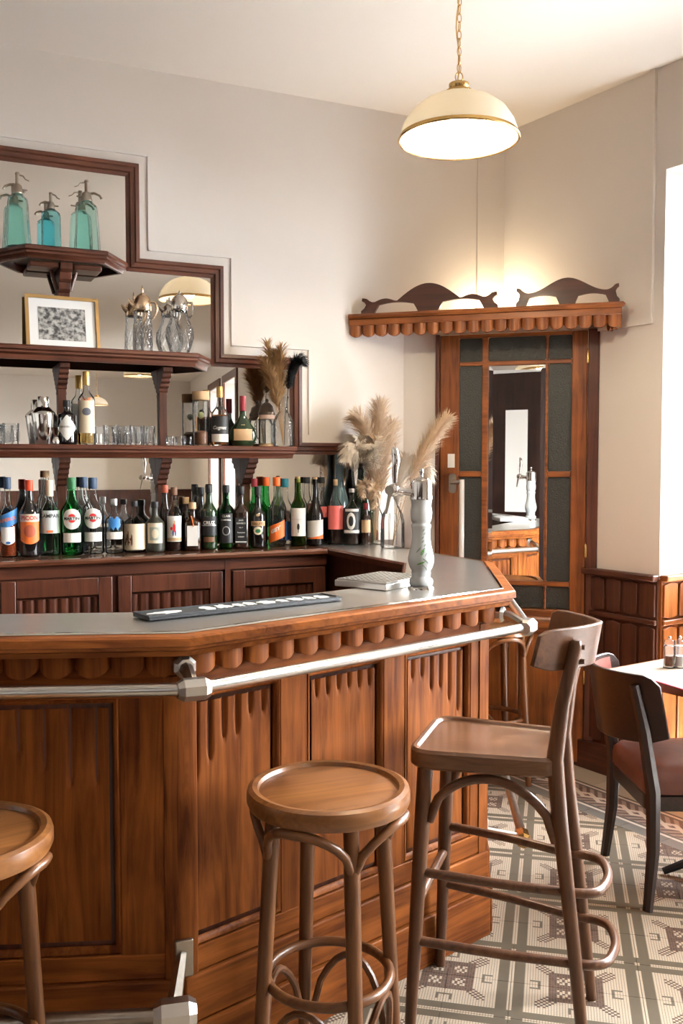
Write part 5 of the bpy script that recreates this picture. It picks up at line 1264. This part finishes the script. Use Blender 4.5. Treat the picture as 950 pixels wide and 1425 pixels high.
for sx in (-1, 1):
    pts = [(sx*(fb_[0] + (ft[0]-fb_[0])*z/.73), fb_[1] + (ft[1]-fb_[1])*z/.73, z) for z in (0, .25, .5, .72)]
    obj('leg', MB().tube(pts, [.0145, .018, .0205, .021], 12), M['chairZ'], ch)
    pts = [(sx*.148, -.258, 0), (sx*.142, -.225, .3), (sx*.132, -.186, .62), (sx*.128, -.174, .76), (sx*.126, -.19, .9), (sx*.124, -.222, 1.05), (sx*.124, -.224, 1.065)]
    obj('leg', MB().tube(pts, [.0145, .0175, .0205, .0215, .019, .0165, .010], 12), M['chairZ'], ch, label='rear leg running up into the back post')
def legp(front, sx, z):
    if front: return Vector((sx*(fb_[0] + (ft[0]-fb_[0])*z/.73), fb_[1] + (ft[1]-fb_[1])*z/.73, z))
    y = -.258 + .11*z if z < .3 else -.225 + (z-.3)*.122; return Vector((sx*(.148 - .024*z), y, z))
for z in (.42, .24):                                        # U-shaped foot rests: along one side, round the back, along the other
    a, b2 = legp(True, -1, z+.02), legp(True, 1, z+.02); c, d = legp(False, -1, z), legp(False, 1, z)
    pts = [a, a.lerp(c, .5), c + Vector((.012, .03, 0)), c + Vector((.018, -.035, 0)), c + Vector((.05, -.075, 0)), (c + d)/2 + Vector((0, -.092, 0)), d + Vector((-.05, -.075, 0)), d + Vector((-.018, -.035, 0)), d + Vector((-.012, .03, 0)), b2.lerp(d, .5), b2]
    obj('foot_rest', MB().tube(smooth_path(pts), .0125, 10), M['chairX'], ch)
obj('stretcher', MB().tube([legp(True, -1, .36), legp(True, 1, .36)], [.013, .013], 10), M['chairX'], ch, label='flat front stretcher')
for sx in (-1, 1):                                          # side arches under the seat
    A = legp(True, sx, .56) + Vector((-sx*.0, -.02, 0)); B = legp(False, sx, .52) + Vector((0, .02, 0)); pts = []
    for i in range(15):
        u = i/14; p = A.lerp(B, u); p.z = (.575 + (.55-.575)*u) + .135*math.sin(PI*u)**.5; pts.append(p)
    obj('arched_brace', MB().tube(pts, .0125, 10), M['chairY'], ch)
# curved plywood backrest
V = []; F = []; n = 22
for i in range(n+1):
    u = 2*i/n - 1; a = u*1.12; Rr = .205
    x = .2*u; y = -.262 + .067*(abs(x)/.124)**1.5; a = math.atan(1.5*.067/.124*(abs(x)/.124)**.5)*(1 if u > 0 else -1); zl, zh = .985 + .006*u*u + (.03*(abs(u)-.8)/.2 if abs(u) > .8 else 0)*.5, 1.095 - (.012*((abs(u)-.85)/.15)**2 if abs(u) > .85 else 0)
    nx_, ny_ = math.sin(a), -math.cos(a)
    for th in (0, .015): 
        for z, lean in ((zl, .0), (zh, -.018)): V.append((x - nx_*th, y - ny_*th + lean, z))
for i in range(n):
    b = 4*i; F += [(b, b+4, b+5, b+1), (b+2, b+3, b+7, b+6), (b+1, b+5, b+7, b+3), (b, b+2, b+6, b+4)]
F += [(0,1,3,2), (4*n, 4*n+2, 4*n+3, 4*n+1)]
br = obj('backrest', MB().add(V, F), M['chairX'], ch, bev=.003)
for sx in (-1, 1):
    for z in (1.012, 1.048): obj('screw_peg', MB().tube([(sx*.124, -.228, z), (sx*.124, -.243, z)], [.008, .006], 8), M['chairX'], br)
# ------------------------------------------------------------------ dining table, chair, mills, napkin
T0_ = onz(838, 932, .75)
TBf = Fr((T0_.x, T0_.y), 146.0)                              # s along the window wall towards the viewer, -off towards the wall
tb = thing('dining_table', 'pale marble topped table with wooden edge by the window', 'table', TBf.W(.35, -.35, 0), TBf.rz)
M['marble'] = pm('pale_marble', (.50, .43, .36), .15, noise=.08, nscale=9, coat=.3)
obj('table_top', MB().box(-.34, .34, -.34, .34, .725, .751), M['marble'], tb)
obj('wood_edge', MB().sweep_xy([(-.34, -.34), (.34, -.34), (.34, .34), (-.34, .34)], [(0, .72), (.012, .72), (.014, .735), (.012, .75), (0, .75)], closed=True), M['stoolX'], tb)
obj('pedestal', MB().lathe([(.001, .03), (.03, .03), (.035, .1), (.03, .3), (.035, .6), (.05, .70), (.12, .724), (.001, .724)], 20), M['black'], tb)
for k in range(4):
    a = PI/4 + PI/2*k; obj('foot', MB().tube([(.02*math.cos(a), .02*math.sin(a), .12), (.15*math.cos(a), .15*math.sin(a), .07), (.27*math.cos(a), .27*math.sin(a), .012)], [.022, .018, .013], 8), M['black'], tb)
dc = Vector((1.045, 3.31)); dch = thing('dining_chair', 'dark wooden dining chair with curved back and brown leather seat', 'chair', (dc.x, dc.y, 0), math.radians(-88))  # local +y faces the table
M['leather'] = pm('brown_leather', (.11, .035, .022), .38, noise=.25, nscale=30, bump=.15)
M['leatherback'] = pm('worn_red_leather', (.25, .09, .075), .3, noise=.25, nscale=25)
sp2 = rtrap(.225, .19, .40, -.02, .09)
V = []; n = len(sp2); cen = Vector((0, .19))
for k_, z in ((.90, .375), (1.0, .385), (1.0, .425), (.985, .445), (.9, .465), (.6, .475)): V += [(cen.x + (x-cen.x)*k_, cen.y + (y-cen.y)*k_, z) for x, y in sp2]
F = []
for k_ in range(5):
    for i in range(n): F.append((k_*n+i, k_*n+(i+1) % n, (k_+1)*n+(i+1) % n, (k_+1)*n+i))
F += [tuple(range(n)), tuple(5*n+i for i in range(n))]
obj('seat_cushion', MB().add(V, F), M['leather'], dch, ang=60)
obj('seat_apron', MB().prism([(x*.98, cen.y + (y-cen.y)*.98) for x, y in sp2], .325, .378), M['darkX'], dch, bev=.004)
for sx in (-1, 1):
    obj('leg', MB().tube([(sx*.228, -.02, 0), (sx*.215, -.0, .2), (sx*.205, .0, .4), (sx*.195, -.03, .6), (sx*.188, -.065, .76)], [.018, .023, .026, .022, .017], 8), M['darkZ'], dch, bev=0)
    obj('leg', MB().tube([(sx*.205, .36, 0), (sx*.20, .335, .15), (sx*.195, .34, .33)], [.016, .02, .024], 8), M['darkZ'], dch)
V = []; F = []; n = 22
for i in range(n+1):
    u = 2*i/n - 1; a = u*1.05; Rr = .262; x = Rr*math.sin(a); y = -.155 + (Rr - Rr*math.cos(a))*1.25; zl = .55 + .02*u*u; zh = .795 - .0*u; 
    if abs(u) > .82: e = (abs(u)-.82)/.18; zh -= .035*e*e; zl += .015*e
    nx_, ny_ = math.sin(a), -math.cos(a)
    for th in (0, .016):
        for z, lean in ((zl, .035), (zh, 0.0)): V.append((x - nx_*th, y - ny_*th + lean, z))
for i in range(n):
    b = 4*i; F += [(b, b+4, b+5, b+1), (b+2, b+3, b+7, b+6), (b+1, b+5, b+7, b+3), (b, b+2, b+6, b+4)]
F += [(0,1,3,2), (4*n, 4*n+2, 4*n+3, 4*n+1)]
bk = obj('backrest', MB().add(V, F), M['darkX'], dch, bev=.003)
Vp = []; Fp_ = []
for i in range(2, n-1):
    b = 4*i; p0, p1 = Vector(V[b+2]), Vector(V[b+3]); u = 2*i/n - 1; a = u*1.05; nn = Vector((-math.sin(a), math.cos(a), 0))*.006
    for f_ in (.12, .5, .94): Vp.append(tuple(p0.lerp(p1, f_) + nn*(1.0 if f_ == .5 else .4)))
m_ = len(Vp)//3
for i in range(m_-1):
    for k_ in range(2): a = 3*i+k_; Fp_.append((a, a+3, a+4, a+1))
obj('back_pad', MB().add(Vp, Fp_), M['leatherback'], bk, label='worn red leather inner face of the back')
# mills and napkin
def mill(px, label, fillc):
    p = onz(px, 929, .751); R = .021
    t = thing('pepper_mill', label, 'mill', p, 0, 'clear acrylic mills on the table')
    obj('acrylic_body', MB().lathe(hollow([(.001, 0), (R, 0), (R, .01), (R*.86, .03), (R*.86, .06), (R*.95, .075), (R*.8, .082)], .003), 20), M['thin'], t)
    obj('spice', MB().lathe([(.001, .008), (R*.72, .008), (R*.72, .045), (.001, .047)], 16), fillc, t)
    obj('grinder', MB().lathe([(.001, .003), (R*.8, .003), (R*.8, .008), (.001, .008)], 16), M['chrome'], t)
    obj('mill_top', MB().lathe([(.001, .083), (R*.95, .083), (R*1.0, .092), (R*.8, .102), (R*.3, .106), (.001, .106)], 20), M['thin'], t)
    obj('knob', MB().lathe([(.001, .106), (.005, .107), (.0065, .112), (.004, .117), (.001, .118)], 14), M['chrome'], t)
mill(930.5, 'acrylic mill with dark pepper, left of the two on the table', C['brown'])
mill(945, 'acrylic mill with pale salt, right of the two on the table', C['palegrey'])
np_ = [onz(*q, .751) for q in ((896, 944), (925, 937), (985, 944), (975, 968))]
cN = sum(np_, Vector())/4
tag(obj('napkin', MB().prism([(q.x - cN.x, q.y - cN.y) for q in (np_[0], np_[3], np_[2], np_[1])], .0004, .004), pm('pink_paper_napkin', (.62, .10, .14), .8, noise=.05), None, cN, bev=.001), 'folded pink paper napkin on the marble table', 'napkin')
# ------------------------------------------------------------------ pendant lamps
def opal():
    m, nt, b = newmat('opal_glass_shade'); b.inputs['Base Color'].default_value = (.86, .84, .78, 1); b.inputs['Roughness'].default_value = .25
    tr_ = N(nt, 'ShaderNodeBsdfTranslucent'); tr_.inputs[0].default_value = (.9, .84, .72, 1); mx = N(nt, 'ShaderNodeMixShader'); mx.inputs[0].default_value = .35
    o = nt.nodes['Material Output']; lnk(nt, b.outputs[0], mx.inputs[1]); lnk(nt, tr_.outputs[0], mx.inputs[2]); lnk(nt, mx.outputs[0], o.inputs[0]); return m
M['opal'] = opal(); M['bulb'] = pm('lit_bulb', (1, .95, .85), .4, emis=(1.0, .82, .58), es=BULB_POWER)
link_me = MB().tube([(.0065*math.cos(2*PI*i/14), 0, .016*math.sin(2*PI*i/14)*(1.0)) for i in range(14)], .0017, 6, closed=True).mesh('chain_link'); link_me.materials.append(M['brass'])
def pendant(label, x, y, zr):                                # zr: height of the rim
    t = thing('pendant_lamp', label, 'lamp', (x, y, zr), 0, 'pendant lamps'); R = .193
    pf = [(R, 0), (R*.985, .02), (R*.93, .05), (R*.80, .088), (R*.60, .118), (R*.36, .138), (R*.2, .146), (R*.2, .142), (R*.35, .134), (R*.59, .114), (R*.79, .084), (R*.915, .048), (R*.97, .018), (R*.985, 0)]
    sh_ = obj('opal_shade', MB().lathe(pf, 56), M['opal'], t, ang=60)
    obj('brass_rim', MB().tube([(R*1.005*math.cos(2*PI*i/56), R*1.005*math.sin(2*PI*i/56), 0) for i in range(56)], .0042, 8, closed=True), M['brass'], sh_)
    obj('brass_band', MB().lathe([(R*.99, .0), (R*1.01, .0), (R*1.0, .011), (R*.985, .011)], 56), M['brass'], sh_)
    obj('gallery_cap', MB().lathe([(.001, .140), (R*.19, .140), (R*.22, .148), (R*.22, .156), (R*.15, .162), (R*.17, .170), (R*.17, .178), (R*.08, .186), (.001, .188)], 24), M['brass'], t)
    obj('bulb', MB().lathe([(.001, -.0)] + [(.036*math.sin(PI*i/12), .036 - .036*math.cos(PI*i/12)) for i in range(1, 10)] + [(.014, .085), (.012, .13), (.001, .13)], 20, (0, 0, .012)), M['bulb'], t)
    z = .203; k = 0
    obj('hanging_ring', MB().tube([(.012*math.cos(2*PI*i/16), 0, .2 + .016*math.sin(2*PI*i/16)) for i in range(16)], .002, 6, closed=True), M['brass'], t)
    z = .228
    while zr + z < ZC - .02:
        obj('chain_link', link_me, None, t, (0, 0, z), PI/2*(k % 2) + .3); z += .0265; k += 1
    obj('flex_cord', MB().tube([(-.004 + .006*math.sin(i*.9), .004, .19 + (ZC - zr - .19)*i/16) for i in range(17)], .0022, 6), M['brass'], t)
    obj('ceiling_rose', MB().lathe([(.001, ZC-zr-.03), (.02, ZC-zr-.03), (.05, ZC-zr-.001), (.001, ZC-zr-.001)], 24), M['brass'], t)
    return t
lx = onz(635, 192, 2.575); dl = 3.13
pendant('lit opal glass pendant lamp with brass rim hanging over the bar end', (635-475)/FPX*3.10, 3.10, 2.56)
pendant('lit pendant lamp in the middle of the room, reflected under the middle shelf', 3.53, -1.56, 2.59)
pendant('lit pendant lamp at the far end of the room, reflected behind the cream bottle', 6.42, -6.6, 2.59)
